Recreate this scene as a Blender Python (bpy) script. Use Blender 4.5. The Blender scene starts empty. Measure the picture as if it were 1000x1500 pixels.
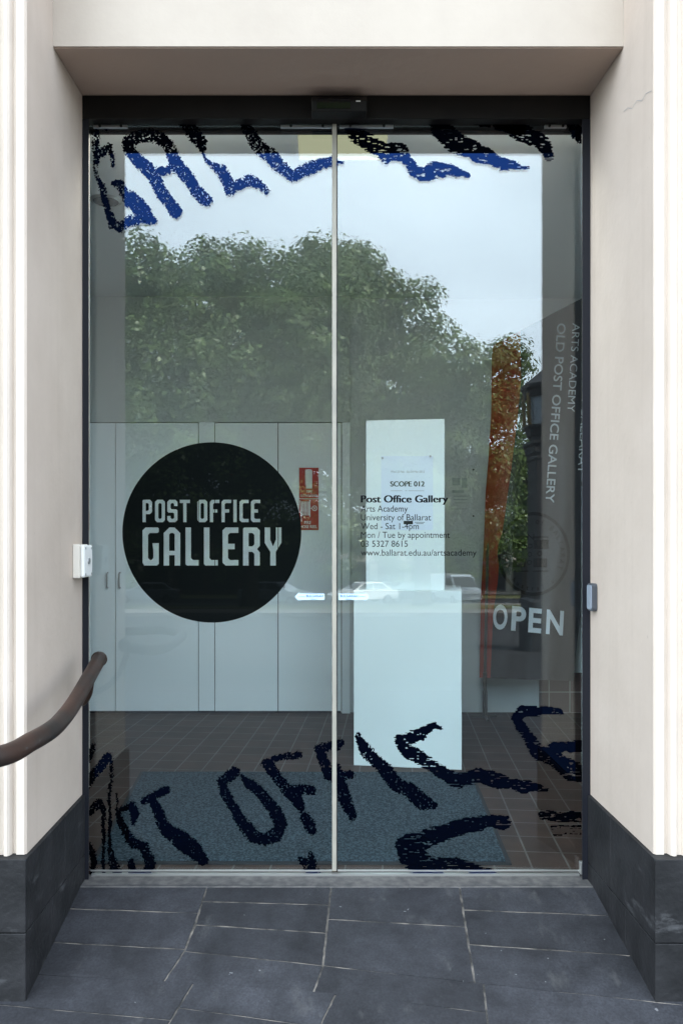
import bpy, bmesh, math, random
import numpy as np
from mathutils import Matrix, Vector

R = math.radians
scene = bpy.context.scene
COL = scene.collection
F_PX, CX, CY = 1184.0, 469.0, 790.0        # focal length and principal point of the lens
EYE = 1.254                                 # eye height over the door threshold

# ------------------------------------------------------------------ camera
cam_d = bpy.data.cameras.new('camera')
cam = bpy.data.objects.new('camera', cam_d)
COL.objects.link(cam)
cam.location = (0, -3.0, EYE)
cam.rotation_euler = (R(90), 0, 0)
cam_d.sensor_fit = 'HORIZONTAL'
cam_d.sensor_width = 36
cam_d.lens = 36 * F_PX / 1000
cam_d.shift_x = (500 - CX) / 1000
cam_d.shift_y = (CY - 750) / 1000
cam_d.clip_start = 0.05
cam_d.clip_end = 3000
scene.camera = cam

# ------------------------------------------------------------------ sky, sun, exposure
SUN_EL, SUN_ROT = 50, 52
w = bpy.data.worlds.new('World')
scene.world = w
w.use_nodes = True
nt = w.node_tree
bg = nt.nodes['Background']
sky = nt.nodes.new('ShaderNodeTexSky')
sky.sky_type = 'NISHITA'
sky.sun_disc = False
sky.sun_elevation = R(SUN_EL)
sky.sun_rotation = R(SUN_ROT)
sky.dust_density = 2.0
tc = nt.nodes.new('ShaderNodeTexCoord')
mp = nt.nodes.new('ShaderNodeMapping')
mp.inputs['Scale'].default_value = (1, 1, 2.2)
cn = nt.nodes.new('ShaderNodeTexNoise')
cn.inputs['Scale'].default_value = 1.6
cn.inputs['Detail'].default_value = 7
cn.inputs['Roughness'].default_value = 0.52
cr = nt.nodes.new('ShaderNodeValToRGB')
cr.color_ramp.elements[0].position = 0.30
cr.color_ramp.elements[0].color = (0.55, 0.55, 0.55, 1)
cr.color_ramp.elements[1].position = 0.72
cr.color_ramp.elements[1].color = (1, 1, 1, 1)
cm = nt.nodes.new('ShaderNodeMix')
cm.data_type = 'RGBA'
cm.inputs['B'].default_value = (21.3, 24.2, 26.8, 1)        # thin white cloud
L = nt.links.new
L(tc.outputs['Generated'], mp.inputs['Vector'])
L(mp.outputs['Vector'], cn.inputs['Vector'])
L(cn.outputs['Fac'], cr.inputs['Fac'])
# a bright sunlit cloud bank stands low across the street; the rest of the sky is thinner cloud
dt = nt.nodes.new('ShaderNodeVectorMath'); dt.operation = 'DOT_PRODUCT'
dt.inputs[1].default_value = (-0.36, -0.885, 0.29)
L(tc.outputs['Generated'], dt.inputs[0])
bk = nt.nodes.new('ShaderNodeMapRange'); bk.interpolation_type = 'SMOOTHSTEP'
bk.inputs[1].default_value = 0.55; bk.inputs[2].default_value = 0.88
bk.inputs[3].default_value = 0.30; bk.inputs[4].default_value = 1.0
L(dt.outputs['Value'], bk.inputs[0])
ml = nt.nodes.new('ShaderNodeMath'); ml.operation = 'MULTIPLY'
L(cr.outputs['Color'], ml.inputs[0]); L(bk.outputs[0], ml.inputs[1])
L(ml.outputs[0], cm.inputs['Factor'])
L(sky.outputs['Color'], cm.inputs['A'])
L(cm.outputs['Result'], bg.inputs['Color'])
bg.inputs['Strength'].default_value = 0.13

sun_d = bpy.data.lights.new('sun', 'SUN')
sun = bpy.data.objects.new('sun', sun_d)
COL.objects.link(sun)
sun_d.energy = 5.0
sun_d.angle = R(0.5)
sun_d.color = (1.0, 0.95, 0.87)
sd = Vector((math.sin(R(SUN_ROT)) * math.cos(R(SUN_EL)), math.cos(R(SUN_ROT)) * math.cos(R(SUN_EL)), math.sin(R(SUN_EL))))
sun.rotation_euler = sd.to_track_quat('Z', 'Y').to_euler()
sun.location = sd * 60

vs = scene.view_settings
vs.view_transform = 'Standard'
vs.look = 'None'
vs.gamma = 1
vs.use_curve_mapping = False
vs.exposure = 1.5
scene.cycles.use_denoising = True
scene.cycles.use_adaptive_sampling = False
scene.cycles.max_bounces = 10
scene.cycles.transparent_max_bounces = 16
scene.cycles.sample_clamp_indirect = 6

# ------------------------------------------------------------------ helpers
def P(px, py, depth):
    return ((px - CX) / F_PX * depth, depth - 3.0, EYE - (py - CY) / F_PX * depth)

def srgb(r, g, b):
    f = lambda c: (c / 255 / 12.92) if c / 255 <= 0.04045 else ((c / 255 + 0.055) / 1.055) ** 2.4
    return (f(r), f(g), f(b), 1)

class MB:
    """collects vertices and faces for one mesh"""
    def __init__(self):
        self.v, self.f, self.m = [], [], []
    def face(self, pts, m=0):
        n = len(self.v)
        self.v += [tuple(p) for p in pts]
        self.f.append(tuple(range(n, n + len(pts))))
        self.m.append(m)
        return self
    def box(self, x0, x1, y0, y1, z0, z1, m=0):
        n = len(self.v)
        self.v += [(x0, y0, z0), (x1, y0, z0), (x1, y1, z0), (x0, y1, z0), (x0, y0, z1), (x1, y0, z1), (x1, y1, z1), (x0, y1, z1)]
        for q in ((0, 3, 2, 1), (4, 5, 6, 7), (0, 1, 5, 4), (1, 2, 6, 5), (2, 3, 7, 6), (3, 0, 4, 7)):
            self.f.append(tuple(n + i for i in q)); self.m.append(m)
        return self
    def prism(self, poly, fa, fb, m=0):
        """solid between fa(p) and fb(p) for every 2D point p of poly"""
        n = len(self.v); k = len(poly)
        self.v += [tuple(fa(p)) for p in poly] + [tuple(fb(p)) for p in poly]
        self.f.append(tuple(range(n + k - 1, n - 1, -1))); self.m.append(m)
        self.f.append(tuple(range(n + k, n + 2 * k))); self.m.append(m)
        for i in range(k):
            j = (i + 1) % k
            self.f.append((n + i, n + j, n + k + j, n + k + i)); self.m.append(m)
        return self
    def tube(self, pts, rad, seg=12, m=0, caps=True):
        pts = [Vector(p) for p in pts]
        rads = rad if isinstance(rad, (list, tuple)) else [rad] * len(pts)
        n = len(self.v)
        prev = None
        for i, p in enumerate(pts):
            d = (pts[min(i + 1, len(pts) - 1)] - pts[max(i - 1, 0)]).normalized()
            if prev is None:
                a = d.cross(Vector((0.13, 0.31, 0.94)))
                if a.length < 0.05: a = d.cross(Vector((1, 0, 0)))
            else:
                a = prev - d * prev.dot(d)
            a.normalize(); prev = a
            b = d.cross(a)
            for s in range(seg):
                t = 2 * math.pi * s / seg
                self.v.append(tuple(p + (a * math.cos(t) + b * math.sin(t)) * rads[i]))
        for i in range(len(pts) - 1):
            for s in range(seg):
                s2 = (s + 1) % seg
                self.f.append((n + i * seg + s, n + i * seg + s2, n + (i + 1) * seg + s2, n + (i + 1) * seg + s)); self.m.append(m)
        if caps:
            self.f.append(tuple(n + s for s in reversed(range(seg)))); self.m.append(m)
            q = n + (len(pts) - 1) * seg
            self.f.append(tuple(q + s for s in range(seg))); self.m.append(m)
        return self
    def build(self, name, mat, parent=None, smooth=False, bevel=0):
        me = bpy.data.meshes.new(name)
        me.from_pydata(self.v, [], self.f)
        mats = mat if isinstance(mat, (list, tuple)) else [mat]
        for mm in mats: me.materials.append(mm)
        me.polygons.foreach_set('material_index', self.m)
        bm = bmesh.new(); bm.from_mesh(me)
        if bevel or smooth: bmesh.ops.remove_doubles(bm, verts=bm.verts, dist=1e-5)
        bmesh.ops.recalc_face_normals(bm, faces=bm.faces)
        if bevel:
            ed = [e for e in bm.edges if len(e.link_faces) == 2 and e.calc_face_angle(0) > 0.5]
            bmesh.ops.bevel(bm, geom=ed, offset=bevel, segments=2, affect='EDGES', profile=0.5, clamp_overlap=True)
        bm.to_mesh(me); bm.free()
        if smooth: me.shade_smooth()
        me.update()
        return link(name, me, parent)

def link(name, me, parent=None):
    o = bpy.data.objects.new(name, me)
    COL.objects.link(o)
    if parent is not None:
        set_parent(o, parent)
    return o

WORLD_OF = {}
def set_parent(o, parent):
    o.parent = parent
    m = WORLD_OF.get(parent.name)
    if m is not None:
        o.matrix_parent_inverse = m.inverted()

def tag(o, label, cat, group=None):
    o['label'] = label; o['category'] = cat
    if group: o['group'] = group
    return o

def thing(name, label, cat, loc, group=None):
    o = bpy.data.objects.new(name, None)
    COL.objects.link(o)
    o.location = loc
    o.empty_display_size = 0.1
    WORLD_OF[o.name] = Matrix.Translation(loc)
    return tag(o, label, cat, group)

def structure(o, kind='structure'):
    o['kind'] = kind
    return o

# ------------------------------------------------------------------ materials
def mat(name, col, rough=0.6, spec=0.4, metal=0.0, noise=None, bump=None, col2=None, coat=0.0, sheen=0.0):
    """principled with optional noise colour variation (scale, detail, lo, hi) and bump (scale, strength, distance)"""
    m = bpy.data.materials.new(name); m.use_nodes = True
    n = m.node_tree.nodes; l = m.node_tree.links.new
    b = n['Principled BSDF']
    c = tuple(col[:3]) + (1,)
    b.inputs['Base Color'].default_value = c
    b.inputs['Roughness'].default_value = rough
    b.inputs['Specular IOR Level'].default_value = spec
    b.inputs['Metallic'].default_value = metal
    b.inputs['Coat Weight'].default_value = coat
    b.inputs['Sheen Weight'].default_value = sheen
    g = n.new('ShaderNodeNewGeometry')
    if noise:
        t = n.new('ShaderNodeTexNoise'); t.inputs['Scale'].default_value = noise[0]; t.inputs['Detail'].default_value = noise[1]
        r = n.new('ShaderNodeValToRGB')
        r.color_ramp.elements[0].position = noise[2]; r.color_ramp.elements[1].position = noise[3]
        r.color_ramp.elements[0].color = tuple(col2[:3]) + (1,); r.color_ramp.elements[1].color = c
        l(g.outputs['Position'], t.inputs['Vector']); l(t.outputs['Fac'], r.inputs['Fac']); l(r.outputs['Color'], b.inputs['Base Color'])
    if bump:
        t2 = n.new('ShaderNodeTexNoise'); t2.inputs['Scale'].default_value = bump[0]; t2.inputs['Detail'].default_value = 6
        bp = n.new('ShaderNodeBump'); bp.inputs['Strength'].default_value = bump[1]; bp.inputs['Distance'].default_value = bump[2]
        l(g.outputs['Position'], t2.inputs['Vector']); l(t2.outputs['Fac'], bp.inputs['Height']); l(bp.outputs['Normal'], b.inputs['Normal'])
    return m

def nodes_of(m):
    return m.node_tree.nodes, m.node_tree.links.new, m.node_tree.nodes['Principled BSDF']

def render_paint(name, base, dirt, streak=True):
    """old masonry paint: broad tone drift, faint vertical streaks, small spots and trowel bump"""
    m = mat(name, base, rough=0.75, spec=0.25, bump=(38, 0.16, 0.006))
    n, l, b = nodes_of(m)
    g = n.new('ShaderNodeNewGeometry')
    a = n.new('ShaderNodeTexNoise'); a.inputs['Scale'].default_value = 2.3; a.inputs['Detail'].default_value = 8; a.inputs['Roughness'].default_value = 0.65
    l(g.outputs['Position'], a.inputs['Vector'])
    r1 = n.new('ShaderNodeMapRange'); r1.inputs[1].default_value = 0.35; r1.inputs[2].default_value = 0.75
    l(a.outputs['Fac'], r1.inputs[0])
    mp = n.new('ShaderNodeMapping'); mp.inputs['Scale'].default_value = (17, 17, 0.8)
    l(g.outputs['Position'], mp.inputs['Vector'])
    s = n.new('ShaderNodeTexNoise'); s.inputs['Scale'].default_value = 1; s.inputs['Detail'].default_value = 5
    l(mp.outputs['Vector'], s.inputs['Vector'])
    r2 = n.new('ShaderNodeMapRange'); r2.inputs[1].default_value = 0.52; r2.inputs[2].default_value = 0.8; r2.inputs[4].default_value = 0.22 if streak else 0.06
    l(s.outputs['Fac'], r2.inputs[0])
    d = n.new('ShaderNodeTexNoise'); d.inputs['Scale'].default_value = 55; d.inputs['Detail'].default_value = 3
    l(g.outputs['Position'], d.inputs['Vector'])
    r3 = n.new('ShaderNodeMapRange'); r3.inputs[1].default_value = 0.70; r3.inputs[2].default_value = 0.80; r3.inputs[4].default_value = 0.5
    l(d.outputs['Fac'], r3.inputs[0])
    m1 = n.new('ShaderNodeMath'); m1.operation = 'MAXIMUM'
    l(r2.outputs[0], m1.inputs[0]); l(r3.outputs[0], m1.inputs[1])
    m2 = n.new('ShaderNodeMath'); m2.operation = 'MULTIPLY_ADD'; m2.inputs[1].default_value = 0.55
    l(r1.outputs[0], m2.inputs[0]); l(m1.outputs[0], m2.inputs[2])
    m2.use_clamp = True
    x = n.new('ShaderNodeMix'); x.data_type = 'RGBA'
    x.inputs['A'].default_value = tuple(base[:3]) + (1,); x.inputs['B'].default_value = tuple(dirt[:3]) + (1,)
    l(m2.outputs[0], x.inputs['Factor']); l(x.outputs['Result'], b.inputs['Base Color'])
    return m

M = {}
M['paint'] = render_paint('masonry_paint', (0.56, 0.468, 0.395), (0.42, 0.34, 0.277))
M['front'] = render_paint('masonry_paint_lit', (0.62, 0.535, 0.46), (0.45, 0.38, 0.32))  # reveal paint lightened, the stronger light on the fronts put into the colour
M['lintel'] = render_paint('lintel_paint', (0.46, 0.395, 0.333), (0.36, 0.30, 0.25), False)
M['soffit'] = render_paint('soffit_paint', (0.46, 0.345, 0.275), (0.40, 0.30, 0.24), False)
M['frame'] = mat('dark_frame', (0.006, 0.0065, 0.010), 0.55, 0.2, noise=(60, 4, 0.68, 0.78), col2=(0.010, 0.011, 0.016))
M['black'] = mat('black_plastic', (0.006, 0.0055, 0.0055), 0.5, 0.22, noise=(11, 6, 0.35, 0.7), col2=(0.009, 0.008, 0.0075))
M['lens'] = mat('smoked_lens', (0.004, 0.004, 0.006), 0.08, 0.5)
M['alu'] = mat('aluminium', (0.62, 0.62, 0.60), 0.35, 0.5, 0.9)
M['strip'] = mat('cream_edge_strip', (0.34, 0.315, 0.265), 0.5, 0.3, noise=(9, 4, 0.3, 0.7), col2=(0.27, 0.255, 0.22))
M['white'] = mat('white_plastic', (0.78, 0.77, 0.74), 0.4, 0.4)
M['cream'] = mat('cream_plastic', (0.66, 0.61, 0.54), 0.5, 0.4)
M['steel'] = mat('steel', (0.42, 0.42, 0.43), 0.3, 0.5, 1.0)
M['dgrey'] = mat('dark_grey_plastic', (0.055, 0.06, 0.07), 0.45, 0.4)
M['lgrey'] = mat('blue_grey_plastic', (0.22, 0.25, 0.30), 0.4, 0.4)
M['bronze'] = mat('bronze_pipe', (0.024, 0.019, 0.017), 0.48, 0.22, 0.05, noise=(7, 7, 0.35, 0.62), col2=(0.046, 0.024, 0.017), bump=(60, 0.12, 0.003))
M['wallwhite'] = mat('gallery_white', (0.62, 0.66, 0.665), 0.7, 0.3, noise=(1.2, 3, 0.3, 0.7), col2=(0.59, 0.63, 0.635), bump=(120, 0.05, 0.002))
M['ceil'] = mat('ceiling_white', (0.86, 0.87, 0.85), 0.8, 0.2)
M['cup'] = mat('cupboard_laminate', (0.84, 0.89, 0.91), 0.42, 0.4, noise=(0.9, 2, 0.3, 0.7), col2=(0.81, 0.865, 0.89))
M['upper'] = mat('upper_wall_paint', (0.52, 0.56, 0.555), 0.6, 0.3, noise=(0.9, 2, 0.3, 0.7), col2=(0.50, 0.54, 0.535))
M['shadowgap'] = mat('dark_gap', (0.02, 0.022, 0.025), 0.9, 0.1)
M['plinthwhite'] = mat('display_white', (0.78, 0.84, 0.84), 0.6, 0.3, noise=(3.0, 6, 0.3, 0.7), col2=(0.75, 0.81, 0.81))
M['paper'] = mat('poster_paper', (0.70, 0.76, 0.86), 0.55, 0.3)
M['ink'] = mat('black_ink', (0.012, 0.012, 0.014), 0.5, 0.3)
M['greyink'] = mat('grey_ink', (0.22, 0.24, 0.27), 0.6, 0.3)
M['red'] = mat('sign_red', (0.40, 0.010, 0.012), 0.45, 0.4)
M['signwhite'] = mat('sign_white', (0.8, 0.8, 0.78), 0.45, 0.4)
M['skyblue'] = mat('sticker_blue', (0.52, 0.70, 0.83), 0.35, 0.4)
M['blueink'] = mat('sticker_ink', (0.03, 0.09, 0.30), 0.4, 0.4)
M['orange'] = mat('orange_nylon', (0.31, 0.030, 0.010), 0.55, 0.4, noise=(4, 3, 0.3, 0.7), col2=(0.23, 0.030, 0.008), sheen=0.0)
M['flag'] = mat('charcoal_nylon', (0.024, 0.024, 0.028), 0.5, 0.45, noise=(5, 4, 0.3, 0.7), col2=(0.017, 0.0175, 0.021), sheen=0.0)
M['flagtext'] = mat('flag_print', (0.60, 0.63, 0.66), 0.55, 0.3)
M['opentext'] = mat('flag_print_bright', (0.78, 0.82, 0.86), 0.55, 0.3)
M['flagdark'] = mat('flag_emblem_print', (0.003, 0.003, 0.0035), 0.6, 0.2)
M['pole'] = mat('flag_pole', (0.10, 0.085, 0.07), 0.4, 0.5, 0.5)
M['mat'] = mat('carpet_mat', (0.046, 0.072, 0.090), 0.95, 0.1, noise=(110, 3, 0.38, 0.62), col2=(0.007, 0.015, 0.022), bump=(300, 0.7, 0.004))
M['rubber'] = mat('rubber', (0.012, 0.014, 0.017), 0.7, 0.3)
M['concrete'] = mat('sill_concrete', (0.125, 0.118, 0.113), 0.8, 0.2, noise=(30, 8, 0.36, 0.66), col2=(0.07, 0.068, 0.068), bump=(90, 0.4, 0.004))
M['grout'] = mat('grout', (0.20, 0.178, 0.155), 0.9, 0.2, noise=(14, 6, 0.4, 0.62), col2=(0.05, 0.047, 0.044), bump=(110, 0.5, 0.004))
M['plinth'] = mat('painted_bluestone', (0.024, 0.0235, 0.0255), 0.6, 0.3, noise=(7, 10, 0.34, 0.70), col2=(0.010, 0.010, 0.011), bump=(45, 0.5, 0.006))
M['road'] = mat('asphalt', (0.048, 0.049, 0.052), 0.9, 0.15, noise=(0.5, 8, 0.3, 0.7), col2=(0.035, 0.036, 0.038))
M['gravel'] = mat('pale_gravel', (0.24, 0.23, 0.21), 0.9, 0.2, noise=(0.8, 9, 0.3, 0.7), col2=(0.17, 0.16, 0.145))
M['foot'] = mat('footpath_stone', (0.07, 0.072, 0.08), 0.75, 0.3, noise=(5, 8, 0.3, 0.7), col2=(0.05, 0.052, 0.058))
M['kerb'] = mat('kerb_stone', (0.14, 0.14, 0.14), 0.8, 0.2, noise=(3, 7, 0.3, 0.7), col2=(0.10, 0.10, 0.10))
M['grass'] = mat('dry_grass', (0.10, 0.12, 0.045), 0.9, 0.2, noise=(0.7, 8, 0.3, 0.7), col2=(0.15, 0.14, 0.07))
M['line'] = mat('road_paint', (0.30, 0.30, 0.29), 0.7, 0.3)
M['bark'] = mat('bark', (0.075, 0.062, 0.05), 0.95, 0.1, noise=(6, 8, 0.3, 0.7), col2=(0.04, 0.034, 0.028), bump=(14, 0.9, 0.03))
M['tyre'] = mat('tyre', (0.02, 0.02, 0.021), 0.85, 0.2)
M['carglass'] = mat('car_glass', (0.02, 0.025, 0.03), 0.06, 0.6)
M['carwhite'] = mat('car_white', (0.82, 0.82, 0.82), 0.25, 0.5, coat=0.6)
M['carsilver'] = mat('car_silver', (0.42, 0.44, 0.46), 0.28, 0.5, 0.5, coat=0.6)
M['cardark'] = mat('car_dark', (0.03, 0.035, 0.045), 0.25, 0.5, coat=0.6)
M['lampred'] = mat('lamp_red', (0.5, 0.02, 0.015), 0.25, 0.5)
M['lampclear'] = mat('lamp_clear', (0.7, 0.72, 0.74), 0.15, 0.5)
M['iron'] = mat('dark_stone_iron', (0.045, 0.045, 0.05), 0.6, 0.35, noise=(8, 7, 0.3, 0.7), col2=(0.03, 0.03, 0.033))
M['brassy'] = mat('brass_strip', (0.20, 0.15, 0.05), 0.45, 0.5, 0.4)
M['lantglass'] = mat('lantern_glass', (0.34, 0.42, 0.50), 0.12, 0.6)
M['stucco1'] = mat('far_stucco', (0.52, 0.48, 0.42), 0.85, 0.2, noise=(0.9, 7, 0.3, 0.7), col2=(0.42, 0.385, 0.33))
M['stucco2'] = mat('far_brick', (0.27, 0.15, 0.11), 0.85, 0.2, noise=(1.2, 7, 0.3, 0.7), col2=(0.2, 0.11, 0.085))
M['slate'] = mat('far_slate', (0.10, 0.10, 0.11), 0.7, 0.3, noise=(2, 6, 0.3, 0.7), col2=(0.07, 0.07, 0.08))
M['farwindow'] = mat('far_window', (0.03, 0.035, 0.04), 0.1, 0.6)

# glass: thin clear pane, each face mirrors a little and lets the rest through
def glass_material():
    m = bpy.data.materials.new('clear_glass'); m.use_nodes = True
    n = m.node_tree.nodes; l = m.node_tree.links.new
    n.remove(n['Principled BSDF'])
    lw = n.new('ShaderNodeLayerWeight'); lw.inputs['Blend'].default_value = 0.5
    pw = n.new('ShaderNodeMath'); pw.operation = 'POWER'; pw.inputs[1].default_value = 5
    ma = n.new('ShaderNodeMath'); ma.operation = 'MULTIPLY_ADD'; ma.inputs[1].default_value = 0.85; ma.inputs[2].default_value = GLASS_R
    l(lw.outputs['Facing'], pw.inputs[0]); l(pw.outputs[0], ma.inputs[0])
    tr = n.new('ShaderNodeBsdfTransparent'); tr.inputs['Color'].default_value = (0.925, 0.975, 0.985, 1)
    gl = n.new('ShaderNodeBsdfGlossy'); gl.inputs['Roughness'].default_value = 0.0
    gl.inputs['Color'].default_value = (0.96, 0.99, 1, 1)
    mx = n.new('ShaderNodeMixShader')
    l(ma.outputs[0], mx.inputs['Fac']); l(tr.outputs[0], mx.inputs[1]); l(gl.outputs[0], mx.inputs[2])
    l(mx.outputs[0], n['Material Output'].inputs['Surface'])
    return m
GLASS_R = 0.054
M['glass'] = glass_material()

def film(name, base, tint):
    """vinyl or paint film: near-black with a tinted clear gloss"""
    m = bpy.data.materials.new(name); m.use_nodes = True
    n = m.node_tree.nodes; l = m.node_tree.links.new
    n.remove(n['Principled BSDF'])
    d = n.new('ShaderNodeBsdfDiffuse'); d.inputs['Color'].default_value = tuple(base) + (1,)
    g = n.new('ShaderNodeBsdfGlossy'); g.inputs['Color'].default_value = tuple(tint) + (1,); g.inputs['Roughness'].default_value = 0.01
    a = n.new('ShaderNodeAddShader')
    l(d.outputs[0], a.inputs[0]); l(g.outputs[0], a.inputs[1]); l(a.outputs[0], n['Material Output'].inputs['Surface'])
    return m
M['brush'] = film('black_brush_paint', (0.0005, 0.0006, 0.0007), (0.0016, 0.0056, 0.0235))
M['vinyl'] = film('black_vinyl', (0.003, 0.004, 0.004), (0.0045, 0.0052, 0.0058))
M['vinyltext'] = film('black_vinyl_text', (0.006, 0.007, 0.009), (0.02, 0.02, 0.024))

def slab_material():
    m = mat('bluestone_slab', (0.07, 0.073, 0.084), 0.62, 0.35, bump=(55, 0.35, 0.004))
    n, l, b = nodes_of(m)
    g = n.new('ShaderNodeNewGeometry')
    at = n.new('ShaderNodeAttribute'); at.attribute_name = 'tone'
    a = n.new('ShaderNodeTexNoise'); a.inputs['Scale'].default_value = 6; a.inputs['Detail'].default_value = 10; a.inputs['Roughness'].default_value = 0.7
    f = n.new('ShaderNodeTexNoise'); f.inputs['Scale'].default_value = 140; f.inputs['Detail'].default_value = 4
    v = n.new('ShaderNodeTexNoise'); v.inputs['Scale'].default_value = 34; v.inputs['Detail'].default_value = 2
    for t in (a, f, v): l(g.outputs['Position'], t.inputs['Vector'])
    r = n.new('ShaderNodeValToRGB')
    r.color_ramp.elements[0].position = 0.33; r.color_ramp.elements[0].color = (0.0150, 0.0153, 0.0180, 1)
    r.color_ramp.elements[1].position = 0.72; r.color_ramp.elements[1].color = (0.042, 0.043, 0.050, 1)
    l(a.outputs['Fac'], r.inputs['Fac'])
    x = n.new('ShaderNodeMix'); x.data_type = 'RGBA'; x.blend_type = 'MULTIPLY'; x.inputs['Factor'].default_value = 1
    mr = n.new('ShaderNodeMapRange'); mr.inputs[1].default_value = 0.3; mr.inputs[2].default_value = 0.7; mr.inputs[3].default_value = 0.72; mr.inputs[4].default_value = 1.25
    l(f.outputs['Fac'], mr.inputs[0])
    mu = n.new('ShaderNodeMath'); mu.operation = 'MULTIPLY'
    l(mr.outputs[0], mu.inputs[0]); l(at.outputs['Fac'], mu.inputs[1])
    l(r.outputs['Color'], x.inputs['A']); l(mu.outputs[0], x.inputs['B'])
    # chewing gum and paint flecks
    sp = n.new('ShaderNodeMapRange'); sp.inputs[1].default_value = 0.755; sp.inputs[2].default_value = 0.775
    l(v.outputs['Fac'], sp.inputs[0])
    y = n.new('ShaderNodeMix'); y.data_type = 'RGBA'; y.inputs['B'].default_value = (0.15, 0.15, 0.155, 1)
    l(sp.outputs[0], y.inputs['Factor']); l(x.outputs['Result'], y.inputs['A']); l(y.outputs['Result'], b.inputs['Base Color'])
    return m
M['slab'] = slab_material()

def scuff(m, col, scale, lo, hi):
    n, l, b = nodes_of(m)
    g = n.new('ShaderNodeNewGeometry')
    mp = n.new('ShaderNodeMapping'); mp.inputs['Scale'].default_value = scale; mp.inputs['Rotation'].default_value = (0.3, 0.2, 0.5)
    t = n.new('ShaderNodeTexNoise'); t.inputs['Scale'].default_value = 1; t.inputs['Detail'].default_value = 9; t.inputs['Roughness'].default_value = 0.68
    r = n.new('ShaderNodeMapRange'); r.inputs[1].default_value = lo; r.inputs[2].default_value = hi; r.inputs[4].default_value = 0.8
    x = n.new('ShaderNodeMix'); x.data_type = 'RGBA'; x.inputs['B'].default_value = tuple(col) + (1,)
    old = b.inputs['Base Color'].links[0].from_socket if b.inputs['Base Color'].links else None
    if old: l(old, x.inputs['A'])
    else: x.inputs['A'].default_value = b.inputs['Base Color'].default_value
    l(g.outputs['Position'], mp.inputs['Vector']); l(mp.outputs['Vector'], t.inputs['Vector']); l(t.outputs['Fac'], r.inputs[0])
    l(r.outputs[0], x.inputs['Factor']); l(x.outputs['Result'], b.inputs['Base Color'])
scuff(M['plinth'], (0.11, 0.11, 0.115), (5, 5, 13), 0.60, 0.78)
scuff(M['plinth'], (0.006, 0.006, 0.006), (2.5, 2.5, 1.2), 0.55, 0.75)
scuff(M['paint'], (0.33, 0.27, 0.22), (3.2, 3.2, 2.0), 0.66, 0.86)
scuff(M['paint'], (0.25, 0.21, 0.18), (60, 22, 40), 0.735, 0.78)
scuff(M['slab'], (0.085, 0.083, 0.082), (9, 4, 9), 0.60, 0.80)
scuff(M['slab'], (0.008, 0.008, 0.009), (3.3, 5, 3), 0.58, 0.80)
scuff(M['bronze'], (0.13, 0.11, 0.095), (22, 14, 22), 0.62, 0.80)
def tile_material():
    m = mat('quarry_tile', (0.11, 0.07, 0.06), 0.6, 0.2)
    n, l, b = nodes_of(m)
    g = n.new('ShaderNodeNewGeometry')
    mp = n.new('ShaderNodeMapping'); mp.vector_type = 'POINT'
    mp.inputs['Rotation'].default_value = (0, 0, R(5.2)); mp.inputs['Location'].default_value = (0.055, 0.02, 0)
    l(g.outputs['Position'], mp.inputs['Vector'])
    k = n.new('ShaderNodeTexBrick'); k.offset = 0; k.inputs['Scale'].default_value = 1
    k.inputs['Brick Width'].default_value = 0.142; k.inputs['Row Height'].default_value = 0.168
    k.inputs['Mortar Size'].default_value = 0.0038; k.inputs['Mortar Smooth'].default_value = 0.1
    k.inputs['Color1'].default_value = (0.040, 0.022, 0.016, 1); k.inputs['Color2'].default_value = (0.052, 0.028, 0.020, 1)
    k.inputs['Mortar'].default_value = (0.10, 0.09, 0.08, 1)
    l(mp.outputs['Vector'], k.inputs['Vector'])
    a = n.new('ShaderNodeTexNoise'); a.inputs['Scale'].default_value = 7; a.inputs['Detail'].default_value = 6
    l(g.outputs['Position'], a.inputs['Vector'])
    mr = n.new('ShaderNodeMapRange'); mr.inputs[1].default_value = 0.3; mr.inputs[2].default_value = 0.7; mr.inputs[3].default_value = 0.75; mr.inputs[4].default_value = 1.2
    l(a.outputs['Fac'], mr.inputs[0])
    x = n.new('ShaderNodeMix'); x.data_type = 'RGBA'; x.blend_type = 'MULTIPLY'; x.inputs['Factor'].default_value = 1
    l(k.outputs['Color'], x.inputs['A']); l(mr.outputs[0], x.inputs['B']); l(x.outputs['Result'], b.inputs['Base Color'])
    return m
M['tile'] = tile_material()
def walltile_material():
    m = mat('wall_tile', (0.11, 0.07, 0.06), 0.35, 0.45)
    n, l, b = nodes_of(m)
    tcx = n.new('ShaderNodeNewGeometry')
    sep = n.new('ShaderNodeSeparateXYZ'); cmb = n.new('ShaderNodeCombineXYZ')
    l(tcx.outputs['Position'], sep.inputs[0]); l(sep.outputs['X'], cmb.inputs['X']); l(sep.outputs['Z'], cmb.inputs['Y'])
    k = n.new('ShaderNodeTexBrick'); k.offset = 0; k.inputs['Scale'].default_value = 1
    k.inputs['Brick Width'].default_value = 0.15; k.inputs['Row Height'].default_value = 0.15
    k.inputs['Mortar Size'].default_value = 0.004
    k.inputs['Color1'].default_value = (0.088, 0.058, 0.050, 1); k.inputs['Color2'].default_value = (0.11, 0.07, 0.06, 1)
    k.inputs['Mortar'].default_value = (0.26, 0.24, 0.22, 1)
    l(cmb.outputs[0], k.inputs['Vector']); l(k.outputs['Color'], b.inputs['Base Color'])
    return m
M['walltile'] = walltile_material()

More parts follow.
